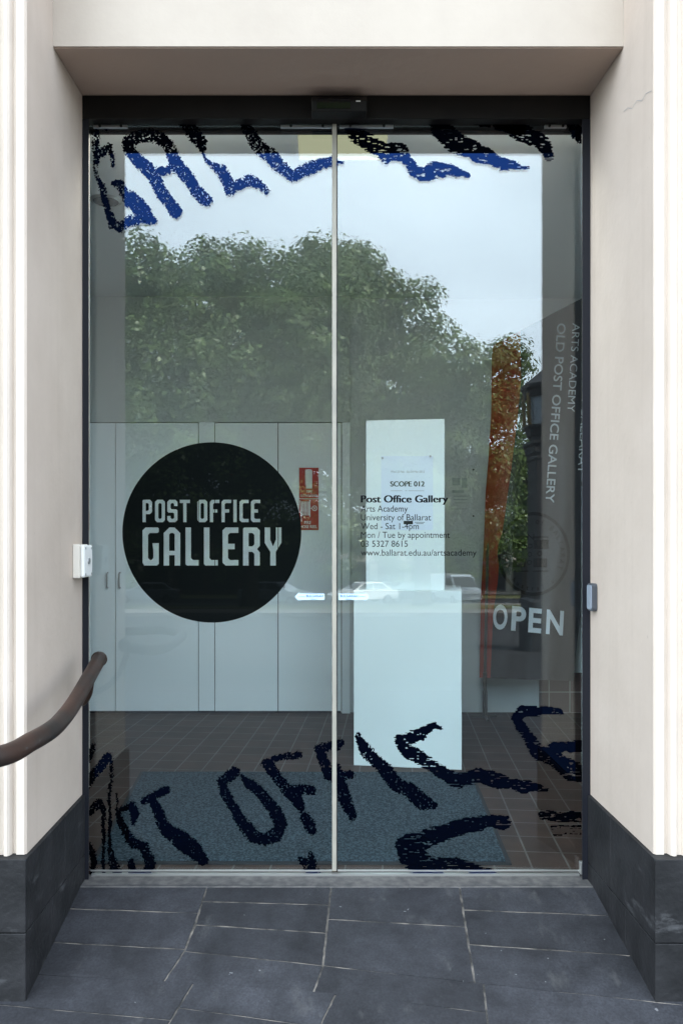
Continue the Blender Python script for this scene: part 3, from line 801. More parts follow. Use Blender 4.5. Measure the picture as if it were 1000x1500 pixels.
BX0, BX1, BY0, BY1 = 130.5, 852.0, 172.5, 1281.5
def brush_letter(leaf, strokes, seed, dry=0.0, streak=False):
    """strokes: list of lists of (x, y, width) in photo pixels on the glass"""
    cell = 0.8
    allp = [p for s in strokes for p in s]
    wmax = max(p[2] for p in allp)
    x0 = max(BX0, min(p[0] for p in allp) - wmax * .7 - 3); x1 = min(BX1, max(p[0] for p in allp) + wmax * .7 + 3)
    y0 = max(BY0, min(p[1] for p in allp) - wmax * .7 - 3); y1 = min(BY1, max(p[1] for p in allp) + wmax * .7 + 3)
    nx, ny = int((x1 - x0) / cell), int((y1 - y0) / cell)
    gx, gy = np.meshgrid(x0 + (np.arange(nx) + .5) * cell, y0 + (np.arange(ny) + .5) * cell)
    wx = gx + 4 * (value_noise(gx, gy, 17, 17, seed + 9) - .5); wy = gy + 4 * (value_noise(gx, gy, 17, 17, seed + 10) - .5)
    S = np.full(gx.shape, -99.0)
    for s in strokes:
        for (ax, ay, aw), (bx, by, bw) in zip(s, s[1:]):
            dx, dy = bx - ax, by - ay
            t = np.clip(((wx - ax) * dx + (wy - ay) * dy) / max(1e-6, dx * dx + dy * dy), 0, 1)
            d = np.hypot(wx - ax - t * dx, wy - ay - t * dy)
            S = np.maximum(S, (aw + (bw - aw) * t) / 2 - d)
    fx = (9, 1.4) if streak else (1.7, 1.7)
    n1 = value_noise(gx, gy, fx[0] if streak else 1.7, fx[1], seed)
    n2 = value_noise(gx, gy, 1.5 if not streak else 4, 1.3, seed + 1)
    n3 = value_noise(gx, gy, 14, 14, seed + 2)
    nn = 0.6 * n1 + 0.4 * n2
    edge = np.clip(S / 3.0, 0, 1)
    thr = 0.20 + dry + 0.16 * (n3 - .5) + 0.17 * (1 - edge)
    ok = (S - 0.1 + 5.5 * (nn - .5) > 0) & (nn > thr)
    q = MB()
    for r_ in range(ny):
        row = ok[r_]
        c = 0
        while c < nx:
            if row[c]:
                k = c
                while k < nx and row[k]: k += 1
                xa, xb = x0 + c * cell, x0 + k * cell; ya, yb = y0 + r_ * cell, y0 + (r_ + 1) * cell
                q.face([A(xa, yb, 0.0012), A(xb, yb, 0.0012), A(xb, ya, 0.0012), A(xa, ya, 0.0012)])
                c = k
            else: c += 1
    return q.build('brush_letter', M['brush'], leaf)

def W(pts, ws): return [(p[0], p[1], w_) for p, w_ in zip(pts, ws)]
letters = [
 # --- GALLERY along the top
 (leafL, [W([(140,168),(141,190),(142,210),(142,242)], [6,7,8,5]), W([(133,192),(137,214),(139,250)], [2,3,3]), W([(142,226),(150,222),(160,214),(165,226),(165,242)], [12,14,10,8,4]),
          W([(141,250),(146,268),(152,286),(157,308),(164,328),(174,332),(192,322)], [3,8,9,10,13,15,15]), W([(166,268),(176,270),(183,284),(190,296)], [8,13,15,16]),
          W([(188,288),(200,298),(212,310),(220,320)], [20,24,22,14]), W([(192,322),(210,318),(224,321)], [14,16,10])], 0.0),
 (leafL, [W([(149,168),(157,186)], [10,9]), W([(174,170),(180,176)], [9,4])], 0.0),
 (leafL, [W([(186,220),(189,207),(202,199),(220,198),(236,202),(246,211),(254,224)], [14,18,20,20,20,20,18]), W([(190,220),(208,242),(226,258),(234,276),(248,296),(258,310)], [18,20,20,17,18,19]),
          W([(250,220),(260,242),(276,260),(288,278),(303,295)], [18,19,19,18,17]), W([(226,252),(244,250),(260,244)], [16,12,15])], 0.0),
 (leafL, [W([(266,172),(280,190),(292,208),(296,217)], [20,22,19,12]), W([(296,220),(300,229),(309,240),(324,249),(333,266),(337,280)], [3,5,8,17,18,12]), W([(335,280),(350,269),(364,263),(377,270),(391,280)], [13,16,17,15,6])], 0.03),
 (leafL, [W([(354,168),(364,192),(373,209),(392,225),(410,244),(429,260)], [16,18,20,23,20,14]), W([(428,258),(441,251),(458,244),(486,235)], [14,16,18,16])], 0.02),
 (leafR, [W([(500,172),(525,172),(552,172)], [16,18,12]), W([(508,178),(524,196),(540,210),(564,216),(588,215)], [18,26,27,16,14]), W([(548,222),(566,231),(586,229)], [12,16,14]),
          W([(590,214),(596,234),(608,248),(622,256),(640,248),(660,248),(684,257)], [11,14,20,21,23,20,6]), W([(496,235),(501,237)], [6,3])], 0.03),
 (leafR, [W([(630,170),(645,190),(665,208),(690,218)], [20,26,32,26]), W([(636,172),(680,172),(728,178),(760,190)], [14,20,18,20]), W([(690,218),(716,230),(736,239),(774,245)], [24,23,18,5])], 0.0),
 (leafR, [W([(728,184),(770,192),(790,204),(799,216),(803,228)], [14,18,24,20,16]), W([(748,200),(762,204),(776,210)], [5,7,6])], 0.04),
 (leafR, [W([(820,170),(836,180),(845,196),(848,205)], [8,17,19,12])], 0.0),
 # --- POST OFFICE along the bottom
 (leafL, [W([(127,1118),(133,1099),(138,1090)], [4,8,5])], 0.08),
 (leafL, [W([(126,1160),(135,1135),(152,1118),(158,1107),(163,1118),(162,1139),(161,1185),(160,1244),(165,1263),(171,1282)], [7,12,15,10,7,5,5,6,12,15]),
          W([(126,1195),(133,1185),(146,1175),(151,1187),(151,1227),(152,1283)], [9,11,13,8,5,5]), W([(126,1235),(133,1242),(138,1263),(137,1282)], [10,13,9,10])], 0.0),
 (leafL, [W([(171,1162),(172,1178),(173,1192)], [2,3,5]), W([(174,1187),(194,1179),(197,1193),(195,1206)], [8,11,11,8]), W([(174,1191),(177,1208),(186,1225),(196,1236),(211,1241),(217,1257),(220,1268),(213,1277),(198,1280)], [9,11,13,15,14,14,14,12,8]), W([(191,1264),(194,1281)], [11,11])], 0.0),
 (leafL, [W([(211,1174),(228,1164),(243,1158)], [11,14,14]), W([(224,1172),(234,1198),(247,1219),(265,1231),(284,1246),(297,1260)], [15,16,21,28,25,15])], -0.04),
 (leafL, [W([(344,1132),(326,1145),(331,1164),(342,1185),(355,1206),(371,1225),(386,1231),(405,1223),(411,1208),(399,1185),(384,1164),(367,1149),(354,1138)], [17,16,16,17,17,18,18,20,20,18,18,15,5])], 0.02),
 (leafL, [W([(388,1119),(401,1132),(415,1151),(432,1170),(440,1183)], [13,16,18,20,13]), W([(446,1196),(455,1213)], [15,18]), W([(438,1178),(446,1196)], [7,8]), W([(390,1118),(413,1109),(436,1107)], [13,11,10]), W([(426,1158),(443,1156),(456,1158)], [17,15,13])], 0.02),
 (leafR, [W([(492,1126),(499,1150),(505,1170),(511,1186),(517,1196)], [14,17,18,16,12]), W([(494,1093),(500,1088)], [13,10]), W([(491,1141),(502,1139),(513,1136)], [16,15,12])], 0.02),
 (leafL, [W([(466,1099),(474,1118),(482,1136)], [13,15,15]), W([(466,1098),(484,1093)], [12,13])], 0.04),
 (leafL, [W([(440,1258),(450,1264),(460,1278)], [9,14,19]), W([(456,1252),(459,1266)], [8,14])], 0.10),
 (leafR, [W([(524,1078),(538,1103),(559,1124),(578,1147),(599,1158),(620,1177),(635,1181)], [9,17,19,19,21,23,10])], 0.0),
 (leafR, [W([(645,1066),(635,1063),(616,1076),(595,1082),(584,1084),(595,1099),(616,1111),(633,1124),(654,1136),(673,1145),(702,1136),(726,1144),(746,1150),(770,1152),(802,1156)], [6,11,17,19,15,20,18,19,21,22,24,23,16,18,6])], 0.02),
 (leafR, [W([(822,1044),(792,1042),(766,1041),(758,1050),(764,1068),(778,1088),(788,1102),(810,1108),(836,1132),(852,1138)], [7,14,15,15,17,19,23,25,25,17]), W([(800,1098),(852,1093)], [15,17]), W([(832,1116),(852,1126)], [8,8])], 0.0),
 (leafR, [W([(794,1194),(820,1197),(853,1198)], [13,17,19]), W([(808,1213),(853,1213)], [3,4]), W([(812,1222),(853,1221)], [2,3])], 0.12),
 (leafR, [W([(738,1206),(718,1203),(680,1210),(658,1218),(626,1229),(602,1238)], [20,20,24,24,28,36]), W([(604,1238),(594,1240),(600,1250),(614,1264),(640,1272)], [36,30,40,34,22]), W([(636,1268),(668,1265),(690,1272),(736,1282)], [20,15,15,4])], 0.03),
]
for i, (lf, st, dry) in enumerate(letters):
    brush_letter(lf, st, 100 + i * 7, dry + (0.05 if i < 9 else 0.01), streak=(i in (5, 6, 7, 19, 20, 21, 22)))

# =================================================================== ON THE REVEALS
ks = thing('key_switch', 'white key switch box on the left reveal above the handrail', 'switch', (XL, -0.07, 1.17))
za, zb_ = P(0, 847, 2.9)[2], P(0, 797.5, 2.9)[2]
mb = MB(); mb.box(XL + 0.0005, XL + 0.028, -0.120, -0.018, za, zb_); mb.build('back_box', M['cream'], ks, bevel=0.004)
mb = MB(); mb.box(XL + 0.0285, XL + 0.044, -0.122, -0.016, za + 0.003, zb_ - 0.003); o = mb.build('face_plate', M['white'], ks, bevel=0.006)
mb = MB(); zc = (za + zb_) / 2
mb.tube([(XL + 0.043, -0.069, zc), (XL + 0.049, -0.069, zc)], 0.011, 20); mb.build('key_barrel', M['steel'], o)
for yy in (-0.105, -0.033):
    for zz in (za + 0.014, zb_ - 0.014):
        mb = MB(); mb.tube([(XL + 0.0435, yy, zz), (XL + 0.0455, yy, zz)], 0.0045, 10)
        mb.build('screw', M['steel'], o)

cr_ = thing('card_reader', 'dark grey slim card reader on the right reveal', 'card reader', (XR, -0.05, 1.03))
za, zb_ = P(0, 896, 2.93)[2], P(0, 855, 2.93)[2]
def pill(y0, y1, z0, z1, r):
    pts = []
    for cxx, czz, a0 in ((y1 - r, z1 - r, 0), (y0 + r, z1 - r, 90), (y0 + r, z0 + r, 180), (y1 - r, z0 + r, 270)):
        for k in range(5):
            a = R(a0 + k * 22.5); pts.append((cxx + r * math.cos(a), czz + r * math.sin(a)))
    return pts
mb = MB(); mb.prism(pill(-0.075, -0.018, za, zb_, 0.012), lambda p: (XR - 0.0005, p[0], p[1]), lambda p: (XR - 0.018, p[0], p[1])); mb.build('housing', M['dgrey'], cr_, bevel=0.0015)
mb = MB(); mb.prism(pill(-0.070, -0.023, za + 0.006, zb_ - 0.006, 0.010), lambda p: (XR - 0.0183, p[0], p[1]), lambda p: (XR - 0.0225, p[0], p[1])); mb.build('front_cover', M['lgrey'], cr_, bevel=0.001)

# handrail
hr = thing('handrail', 'dark bronze pipe handrail sloping along the left reveal', 'handrail', (-0.76, -0.6, -0.15))
kp = [P(145, 966, 2.86), P(127, 998, 2.66), P(108, 1031, 2.46), P(90, 1055, 2.28), P(74, 1070, 2.15), P(45, 1087, 2.0), P(0, 1108, 1.85), (-0.86, -1.26, 0.765), (-1.05, -1.19, 0.765), (-1.6, -1.15, 0.765), (-2.4, -1.15, 0.765)]
def smooth_path(pts, n=8):
    pts = [Vector(p) for p in pts]; out = []
    for i in range(len(pts) - 1):
        p0, p1, p2, p3 = pts[max(i - 1, 0)], pts[i], pts[i + 1], pts[min(i + 2, len(pts) - 1)]
        for k in range(n):
            t = k / n
            out.append(0.5 * ((2 * p1) + (p2 - p0) * t + (2 * p0 - 5 * p1 + 4 * p2 - p3) * t * t + (3 * p1 - p0 - 3 * p2 + p3) * t ** 3))
    out.append(pts[-1]); return out
path = smooth_path(kp)
mb = MB(); mb.tube(path, 0.0245, 24, caps=False); mb.build('rail', M['bronze'], hr, smooth=True)
d0 = (path[0] - path[1]).normalized()
mb = MB(); e = [path[0] - d0 * 0.002, path[0] + d0 * 0.004, path[0] + d0 * 0.011, path[0] + d0 * 0.016, path[0] + d0 * 0.018]
mb.tube(e, [0.0280, 0.0284, 0.0260, 0.015, 0.003], 24); mb.build('end_cap', M['bronze'], hr, smooth=True)
b0 = Vector(P(124, 1005, 2.68)); b0 = path[9]
br = [P(134, 985, 2.79), P(133, 1000, 2.81), P(130, 1017, 2.84), P(123, 1029, 2.88), (XL + 0.012, -0.05, 0.658), (XL + 0.0005, -0.05, 0.658)]
mb = MB(); mb.tube(smooth_path(br, 6), 0.0115, 14); mb.build('bracket', M['bronze'], hr, smooth=True)
mb = MB(); mb.tube([(-1.75, -1.15, 0.755), (-1.75, -1.15, ZF + 0.002)], 0.0225, 20); mb.build('post', M['bronze'], hr, smooth=False)

# =================================================================== INSIDE
# door mat
dm = thing('door_mat', 'blue grey carpet entrance mat on brown tiles behind the doors', 'mat', (-0.07, 0.7, 0))
c = [(-0.885, 0.112), (0.735, 0.105), (0.815, 1.33), (-0.965, 1.34)]
mb = MB(); mb.prism(c, lambda p: (p[0], p[1], 0.0005), lambda p: (p[0], p[1], 0.006)); mb.build('rubber_backing', M['rubber'], dm)
k = [(x + (0.018 if x < 0 else -0.018), y + (0.018 if y < 0.5 else -0.018)) for x, y in c]
mb = MB(); mb.prism(k, lambda p: (p[0], p[1], 0.0062), lambda p: (p[0], p[1], 0.012)); mb.build('carpet', M['mat'], dm, bevel=0.003)

# cupboards
DC = 5.80
YC = DC - 3.0
cb = thing('cupboard', 'pale blue grey wall cupboard with flush tall doors and slim handles', 'cupboard', (-1.0, YC, 0))
cxp = lambda px: (px - CX) / F_PX * DC
ztop = EYE + (CY - 619.5) * DC / F_PX
mb = MB(); mb.box(XI0 + 0.01, cxp(500.5), YC + 0.0205, YB - 0.002, 0.02, ztop + 0.004)
mb.build('carcass', M['shadowgap'], cb)
mb = MB(); mb.box(cxp(291.2), cxp(313.8), YC + 0.0, YC + 0.020, 0.022, ztop + 0.006); mb.build('filler_panel', M['cup'], cb)
mb = MB()
mb.box(XI0 + 0.01, cxp(512.5), YC + 0.001, YC + 0.02, ztop + 0.0065, ZC - 0.001)
mb.box(XI0 + 0.01, cxp(512.4), YC + 0.0215, YB - 0.003, ztop + 0.0066, ZC - 0.001)
mb.build('upper_panel', M['upper'], cb)
mb = MB(); mb.box(cxp(500.7), cxp(512.5), YC + 0.006, YB - 0.002, 0.002, ztop + 0.006); mb.build('end_panel', M['cup'], cb)
mb = MB(); mb.box(XI0 + 0.01, cxp(499), YC + 0.03, YC + 0.05, 0.001, 0.0195); mb.build('kick_board', M['shadowgap'], cb)
for a, b_, hx in ((48, 168.4, 158), (169.6, 290, 176), (315, 406.5, 398), (407.7, 499.5, 416)):
    mb = MB(); mb.box(cxp(a), cxp(b_), YC, YC + 0.02, 0.021, ztop)
    o = mb.build('door', M['cup'], cb)
    z1, z2 = EYE + (CY - 839) * DC / F_PX, EYE + (CY - 861) * DC / F_PX
    x = cxp(hx)
    mb = MB(); mb.tube(smooth_path([(x, YC - 0.001, z1), (x, YC - 0.026, z1 - 0.004), (x, YC - 0.03, z1 - 0.02), (x, YC - 0.03, z2 + 0.02), (x, YC - 0.026, z2 + 0.004), (x, YC - 0.001, z2)], 4), 0.006, 10)
    mb.build('handle', M['steel'], o, smooth=True)

# fire signs on the cupboard
fx = thing('fire_sign', 'red fire extinguisher sign, upper of the two on the cupboard', 'sign', (cxp(452), YC, 1.6), 'red fire signs')
fh = thing('fire_sign', 'red fire hose reel sign, lower of the two on the cupboard', 'sign', (cxp(452), YC, 1.35), 'red fire signs')
def on_cup(px, py, off=0.004): return P(px, py, DC - off)
def plate(mb, x0, x1, y0, y1, f_, d0, d1):
    q = [(x0, y1), (x1, y1), (x1, y0), (x0, y0)]
    mb.prism(q, lambda p: f_(p[0], p[1], d0), lambda p: f_(p[0], p[1], d1))
mb = MB(); plate(mb, 438, 466.5, 685, 730, on_cup, 0.0005, 0.004); mb.build('plate', M['red'], fx)
mb = MB(); plate(mb, 438, 466.5, 731, 776.5, on_cup, 0.0005, 0.004); mb.build('plate', M['red'], fh)
mb = MB()
mb.face([on_cup(x, y, 0.0055) for x, y in ((448, 715.5), (457, 715.5), (457.4, 690), (456, 688), (454, 687.3), (450, 687.3), (448, 688.6), (447.5, 690))])
mb.face([on_cup(x, y, 0.0055) for x, y in ((446.9, 711), (447.5, 711), (447.3, 689), (448.5, 687.5), (447.8, 687), (446.8, 689))])
text_into(mb, 'FIRE', 449, 457, 721.5, 3.2, lambda x, y: on_cup(x, y, 0.0055), 0.01)
text_into(mb, 'EXTINGUISHER', 440, 465, 727.5, 3.2, lambda x, y: on_cup(x, y, 0.0055), 0.01)
mb.build('symbol', M['signwhite'], fx)
mb = MB()
fm3 = lambda x, y: on_cup(x, y, 0.0055)
for k in range(6): plate(mb, 441.3 + k * 2.1, 442.6 + k * 2.1, 734.5, 755, lambda x, y, d: fm3(x, y) if d else on_cup(x, y, 0.0045), 0, 1)
mb.face([fm3(x, y) for x, y in ((438.8, 733), (440.2, 733), (441.8, 764), (441.0, 764))]); mb.face([fm3(x, y) for x, y in ((453.3, 732.5), (454.5, 732.5), (454.3, 757.5), (453.2, 757.5))])
mb.face([fm3(x, y) for x, y in ((454.6, 744), (457.2, 744), (457.2, 744.9), (454.6, 744.9))])
for k in range(20):
    a, b_ = 2 * math.pi * k / 20, 2 * math.pi * (k + 1) / 20
    mb.face([fm3(460.6 + r_ * math.cos(t), 744.5 + r_ * math.sin(t)) for r_, t in ((3.0, a), (4.0, a), (4.0, b_), (3.0, b_))])
for s in (1, -1): mb.face([fm3(460.6 + u, 744.5 + s * v_) for u, v_ in ((-2, -1.5), (-1.5, -2), (2, 1.5), (1.5, 2))])
text_into(mb, 'FIRE', 445.8, 455.5, 767.6, 4.4, fm3, 0.008)
text_into(mb, 'HOSE REEL', 439.5, 464.5, 773.6, 4.2, fm3, 0.008)
mb.build('symbol', M['signwhite'], fh)

# display plinth and the sign box on it
dp = thing('display_plinth', 'tall white display plinth standing behind the right door', 'plinth', (0.48, 1.45, 0))
a3, b3 = Vector(P(518, 1121.5, 4.478)), Vector(P(676, 1128.5, 4.385)); a3.z = b3.z = 0
dv = (b3 - a3).normalized(); nv = Vector((-dv.y, dv.x, 0))
ztp = 0.972
mb = MB(); qd = [a3, b3, b3 + nv * 0.55, a3 + nv * 0.55]
mb.prism([(p.x, p.y) for p in qd], lambda p: (p[0], p[1], 0.001), lambda p: (p[0], p[1], ztp))
mb.build('body', M['plinthwhite'], dp, bevel=0.002)
mb = MB(); k_ = [a3 + nv * .004 - dv * .0, b3 + nv * .004]
sbx = thing('sign_box', 'white upright box with a pinned exhibition poster on the plinth', 'box', (0.48, 1.6, ztp))
a4 = a3 + nv * 0.06; b4 = b3 + nv * 0.06
dep = a4.y + 3.0
def onbox_x(px):
    # intersect pixel column ray with the box front line
    t = (px - CX) / F_PX
    s_ = (t * (a4.y + 3) - a4.x) / (dv.x - t * dv.y)
    return a4 + dv * s_
L4, R4 = onbox_x(536), onbox_x(651)
ztb = EYE + (CY - 616) * (L4.y + 3) / F_PX
mb = MB(); qd = [L4, R4, R4 + nv * 0.36, L4 + nv * 0.36]
mb.prism([(p.x, p.y) for p in qd], lambda p: (p[0], p[1], ztp + 0.0008), lambda p: (p[0], p[1], ztb))
mb.build('body', M['plinthwhite'], sbx, bevel=0.002)
def onbox(px, py, off=0.002):
    q = onbox_x(px) - nv * off
    return (q.x, q.y, EYE - (py - CY) * (q.y + 3) / F_PX)
ps = thing('exhibition_poster', 'pale blue exhibition poster pinned to the white box', 'poster', tuple(onbox(596, 775)))
mb = MB(); plate(mb, 558, 634, 668, 776.5, onbox, 0.0006, 0.0018); mb.build('sheet', M['paper'], ps)
mb = MB(); fb = lambda x, y: onbox(x, y, 0.0026)
for k in range(3):
    text_into(mb, 'SCOPE 012', 571.3 + 0.4 * k, 621 + 0.4 * k, 712.5, 7.4, lambda x, y, k=k: onbox(x, y, 0.0024 + 0.0002 * k), 0.0)
mb.build('title_text', M['ink'], ps)
mb = MB(); plate(mb, 591, 604.5, 763, 768, lambda x, y, d: onbox(x, y, d), 0.0019, 0.0026)
mb.build('logo_block', M['ink'], ps)
mb = MB()
text_into(mb, 'Wed 23 Feb - Sat 24 Mar 2012', 572, 621.5, 692.5, 3.2, fb, 0.0)
text_into(mb, 'opening reception in the gallery', 572, 621.5, 720.5, 1.9, fb, 0.0) if False else None
for x0, x1 in ((572, 589), (593, 596), (598, 621)):
    mb.face([fb(x, y) for x, y in ((x0, 719.2), (x1, 719.2), (x1, 718.6), (x0, 718.6))])
for x0, x1, y in ((607, 622, 765.2), (609, 620, 767)):
    mb.face([fb(x, y_) for x, y_ in ((x0, y + .5), (x1, y + .5), (x1, y - .5), (x0, y - .5))])
mb.build('small_text', M['greyink'], ps)
for x, y in ((560, 671), (630, 668.5)):
    q = Vector(onbox(x, y, 0.002)); mb = MB(); mb.tube([q, q - nv * 0.008], 0.006, 12)
    mb.build('pin', M['steel'], ps)

# notice on the back wall
def onwall(px, py, off=0.002): return P(px, py, YB + 3 - off)
nt_ = thing('wall_notice', 'faint printed notice sheet on the back wall beside the white box', 'notice', onwall(678, 757))
mb = MB(); plate(mb, 660, 694, 686, 757, onwall, 0.0006, 0.002); mb.build('sheet', M['wallwhite'], nt_)
mb = MB(); fw = lambda x, y: onwall(x, y, 0.003)
for x0, x1, y0, y1 in ((662, 674, 700, 711), (676, 684, 700, 715), (662, 679, 718, 722), (664, 684, 726, 727.5), (664, 684, 731, 732.5), (666, 682, 736, 737), (660, 685, 745, 746)):
    mb.face([fw(x, y) for x, y in ((x0, y1), (x1, y1), (x1, y0), (x0, y0))])
mb.build('printed_text', mat('faded_print', (0.40, 0.45, 0.47), 0.6, 0.3), nt_)
for x, y in ((693, 688), (693, 756)):
    q = Vector(onwall(x, y, 0.002)); mb = MB(); mb.tube([q, q + Vector((0, -0.006, 0))], 0.006, 10)
    mb.build('pin', M['ink'], nt_)

# banner
DB = 5.62
def ripple(px, py):
    k = min(1.0, max(0.0, (py - 520) / 260))
    return 0.030 * k * math.sin((px - 700) / 11.0 + py / 130.0) + 0.026 * k * math.sin((px - 690) / 21.0 - py / 75.0) + 0.008 * math.sin(py / 60 + px / 40) * k
def onflag(px, py, off=0.0): return P(px, py, DB + ripple(px, py) - off)
fl = thing('banner_flag', 'charcoal and orange fabric banner reading OPEN hanging on its pole', 'banner', P(708, 1052, DB))
LE = [(430, 726), (505, 722), (521, 720), (604, 719), (672, 715), (720, 711), (800, 708), (870, 704), (993, 702)]
MID = [(430, 762), (500, 762), (555, 763), (620, 757), (690, 748), (770, 737), (800, 732), (850, 729), (900, 722), (993, 718)]
RE = [(420, 866), (870, 862), (905, 850), (940, 845), (998, 840)]
def flag_mesh(la, lb, nu, nv_, m, name):
    q = MB(); idx = {}
    for j in range(nv_ + 1):
        for i in range(nu + 1):
            u, v_ = i / nu, j / nv_
            y = 700
            for _ in range(6):
                x = interp(la, y) * (1 - u) + interp(lb, y) * u
                top = 505 - (x - 722) * 0.527
                bot = 993 + (x - 702) * 0.036
                y = top + (bot - top) * v_
            idx[i, j] = len(q.v); q.v.append(onflag(x, y))
    for j in range(nv_):
        for i in range(nu):
            q.f.append((idx[i, j], idx[i, j + 1], idx[i + 1, j + 1], idx[i + 1, j])); q.m.append(0)
    return q.build(name, m, fl, smooth=True)
flag_mesh(LE, MID, 8, 70, M['orange'], 'pole_sleeve')
flag_mesh(MID, RE, 30, 70, M['flag'], 'fabric_panel')
mb = MB(); mb.tube([P(710, 985, DB + 0.02), P(710, 1052, DB + 0.02)], 0.014, 14); mb.tube([P(710, 1012, DB + 0.02), P(710, 1052, DB + 0.02)], 0.017, 14)
mb.tube([P(724, 520, DB + 0.035), P(720, 640, DB + 0.035), P(714, 800, DB + 0.035), P(710, 985, DB + 0.02)], 0.010, 10)
mb.build('pole', M['pole'], fl)
mb = MB(); pb_ = Vector(P(710, 1052, DB + 0.02)); 
for a in (30, 150, 270):
    mb.tube([(pb_.x, pb_.y, 0.02), (pb_.x + 0.10 * math.cos(R(a)), pb_.y + 0.10 * math.sin(R(a)), 0.010)], 0.009, 10)
mb.build('foot', M['pole'], fl)
# text that reads downwards: u runs down the flag, v to the right
def down(s, p0, p1, cap, bold, m, name):
    q = MB()
    L_ = math.hypot(p1[0] - p0[0], p1[1] - p0[1])
    ux, uy = (p1[0] - p0[0]) / L_, (p1[1] - p0[1]) / L_
    def fmx(a, b_):       # a along, b_ down from the cap line (negative = up)
        return onflag(p0[0] + ux * a + uy * (-b_), p0[1] + uy * a - ux * (-b_), 0.014)
    text_into(q, s, 0, L_, 0, cap, fmx, bold)
    return q.build(name, m, fl)
down('OLD POST OFFICE GALLERY', (816, 473), (798.5, 736), 12.5, 0.012, M['flagtext'], 'lettering')
down('ARTS ACADEMY', (838.5, 473), (830.5, 603), 10.5, 0.0, M['flagtext'], 'lettering')
down('UNIVERSITY OF BALLARAT', (858.5, 455), (846, 693), 10.5, 0.0, M['flagtext'], 'lettering')
q = MB()
for ch, xa, xb in (('O', 0, 21), ('P', 27, 48), ('E', 52, 71), ('N', 78, 103)):
    text_into(q, ch, xa, xb, 0, 36, lambda a, b_: onflag(721 + a - 0.05 * b_, 921 + a * 0.10 + b_, 0.020), 0.03)
q.build('lettering', M['opentext'], fl)
# round emblem
q = MB()
ec = (781.5, 811.5)
fe = lambda x, y: onflag(x, y, 0.012)
def ring(r0, r1, n=72):
    for k in range(n):
        a, b_ = 2 * math.pi * k / n, 2 * math.pi * (k + 1) / n
        q.face([fe(ec[0] + r_ * math.cos(t), ec[1] + 1.16 * r_ * math.sin(t)) for r_, t in ((r0, a), (r1, a), (r1, b_), (r0, b_))])
ring(48.8, 53)
def round_text(s, a0, a1, rad, h, inward=False):
    n = len(s)
    for i, ch in enumerate(s):
        if ch == ' ': continue
        v, f = text_mesh(ch, 0.006)
        xs = [p[0] for p in v]; wv = (min(xs) + max(xs)) / 2
        t = R(a0 + (a1 - a0) * i / (n - 1))
        k0 = len(q.v)
        sc_ = h / 0.7
        for p in v:
            lx, ly = (p[0] - wv) * sc_, p[1] * sc_
            if not inward:
                rr = rad + ly
                x, y = ec[0] + rr * math.cos(t) - lx * math.sin(t), ec[1] + 1.16 * (rr * math.sin(t)) + lx * math.cos(t)
            else:
                rr = rad - ly
                x, y = ec[0] + rr * math.cos(t) + lx * math.sin(t), ec[1] + 1.16 * rr * math.sin(t) - lx * math.cos(t)
            q.v.append(fe(x, y))
        for g_ in f: q.f.append(tuple(k0 + j for j in g_)); q.m.append(0)
round_text('UNIVERSITY of BALLARAT', -200, 24, 38.5, 7)
round_text('Australia', 132, 52, 46.5, 6, True)
def rect(x0, x1, y0, y1): q.face([fe(x, y) for x, y in ((x0, y1), (x1, y1), (x1, y0), (x0, y0))])
for x0, x1 in ((751, 771), (781, 803)):
    rect(x0, x1, 791, 804); rect(x0, x1 - 2, 818, 831)
for y in (786, 836):
    rect(752, 774, y, y + 1.3); rect(780, 803, y, y + 1.3)
for (x, y) in ((760, 811), (790, 811), (776, 800), (775.5, 812), (775, 824)):
    for k in range(10):
        a, b_ = 2 * math.pi * k / 10, 2 * math.pi * (k + 1) / 10
        ra, rb = (4.2, 3.2) if k % 2 else (3.2, 4.2)
        q.face([fe(x + r_ * math.cos(t), y + r_ * math.sin(t)) for r_, t in ((ra - 1.1, a), (ra, a), (rb, b_), (rb - 1.1, b_))])
q.face([fe(x, y) for x, y in ((772, 791), (773.2, 791), (773.2, 782), (772, 782))]); q.face([fe(x, y) for x, y in ((781, 791), (782.2, 791), (782.2, 782), (781, 782))]); q.face([fe(x, y) for x, y in ((772, 783.4), (773, 782), (782.2, 789.6), (781.2, 791))])
q.build('emblem', M['flagdark'], fl)

# ceiling fittings
cl = thing('ceiling_light', 'lit square ceiling light just behind the door header', 'ceiling light', (0.09, 0.5, ZC))
lx0, lx1 = P(437, 0, 3.69)[0], P(563, 0, 3.69)[0]
ly1 = 0.69
mb = MB(); mb.box(lx0, lx1, ly1 - 0.36, ly1, ZC - 0.012, ZC - 0.0008); mb.build('frame', M['white'], cl)
mb = MB(); mb.box(lx0 + 0.004, lx1 - 0.004, ly1 - 0.354, ly1 - 0.004, ZC - 0.016, ZC - 0.0124); mb.build('diffuser', M['panel'], cl)
def added_fill_light(x0, x1, label):  # unseen fill lights, added behind the header to brighten the room
    t = thing('ceiling_light', label, 'ceiling light', ((x0 + x1) / 2, 0.2, ZC), 'added fill lights')
    mb = MB(); mb.box(x0, x1, 0.14, 0.26, ZC - 0.03, ZC - 0.0008); mb.build('frame', M['white'], t)
    mb = MB(); mb.box(x0 + 0.01, x1 - 0.01, 0.145, 0.255, ZC - 0.045, ZC - 0.0305); mb.build('diffuser', M['tube'], t)
added_fill_light(-1.02, -0.12, 'long fill light added unseen behind the left half of the header')
added_fill_light(0.30, 1.14, 'long fill light added unseen behind the right half of the header')
proto = None
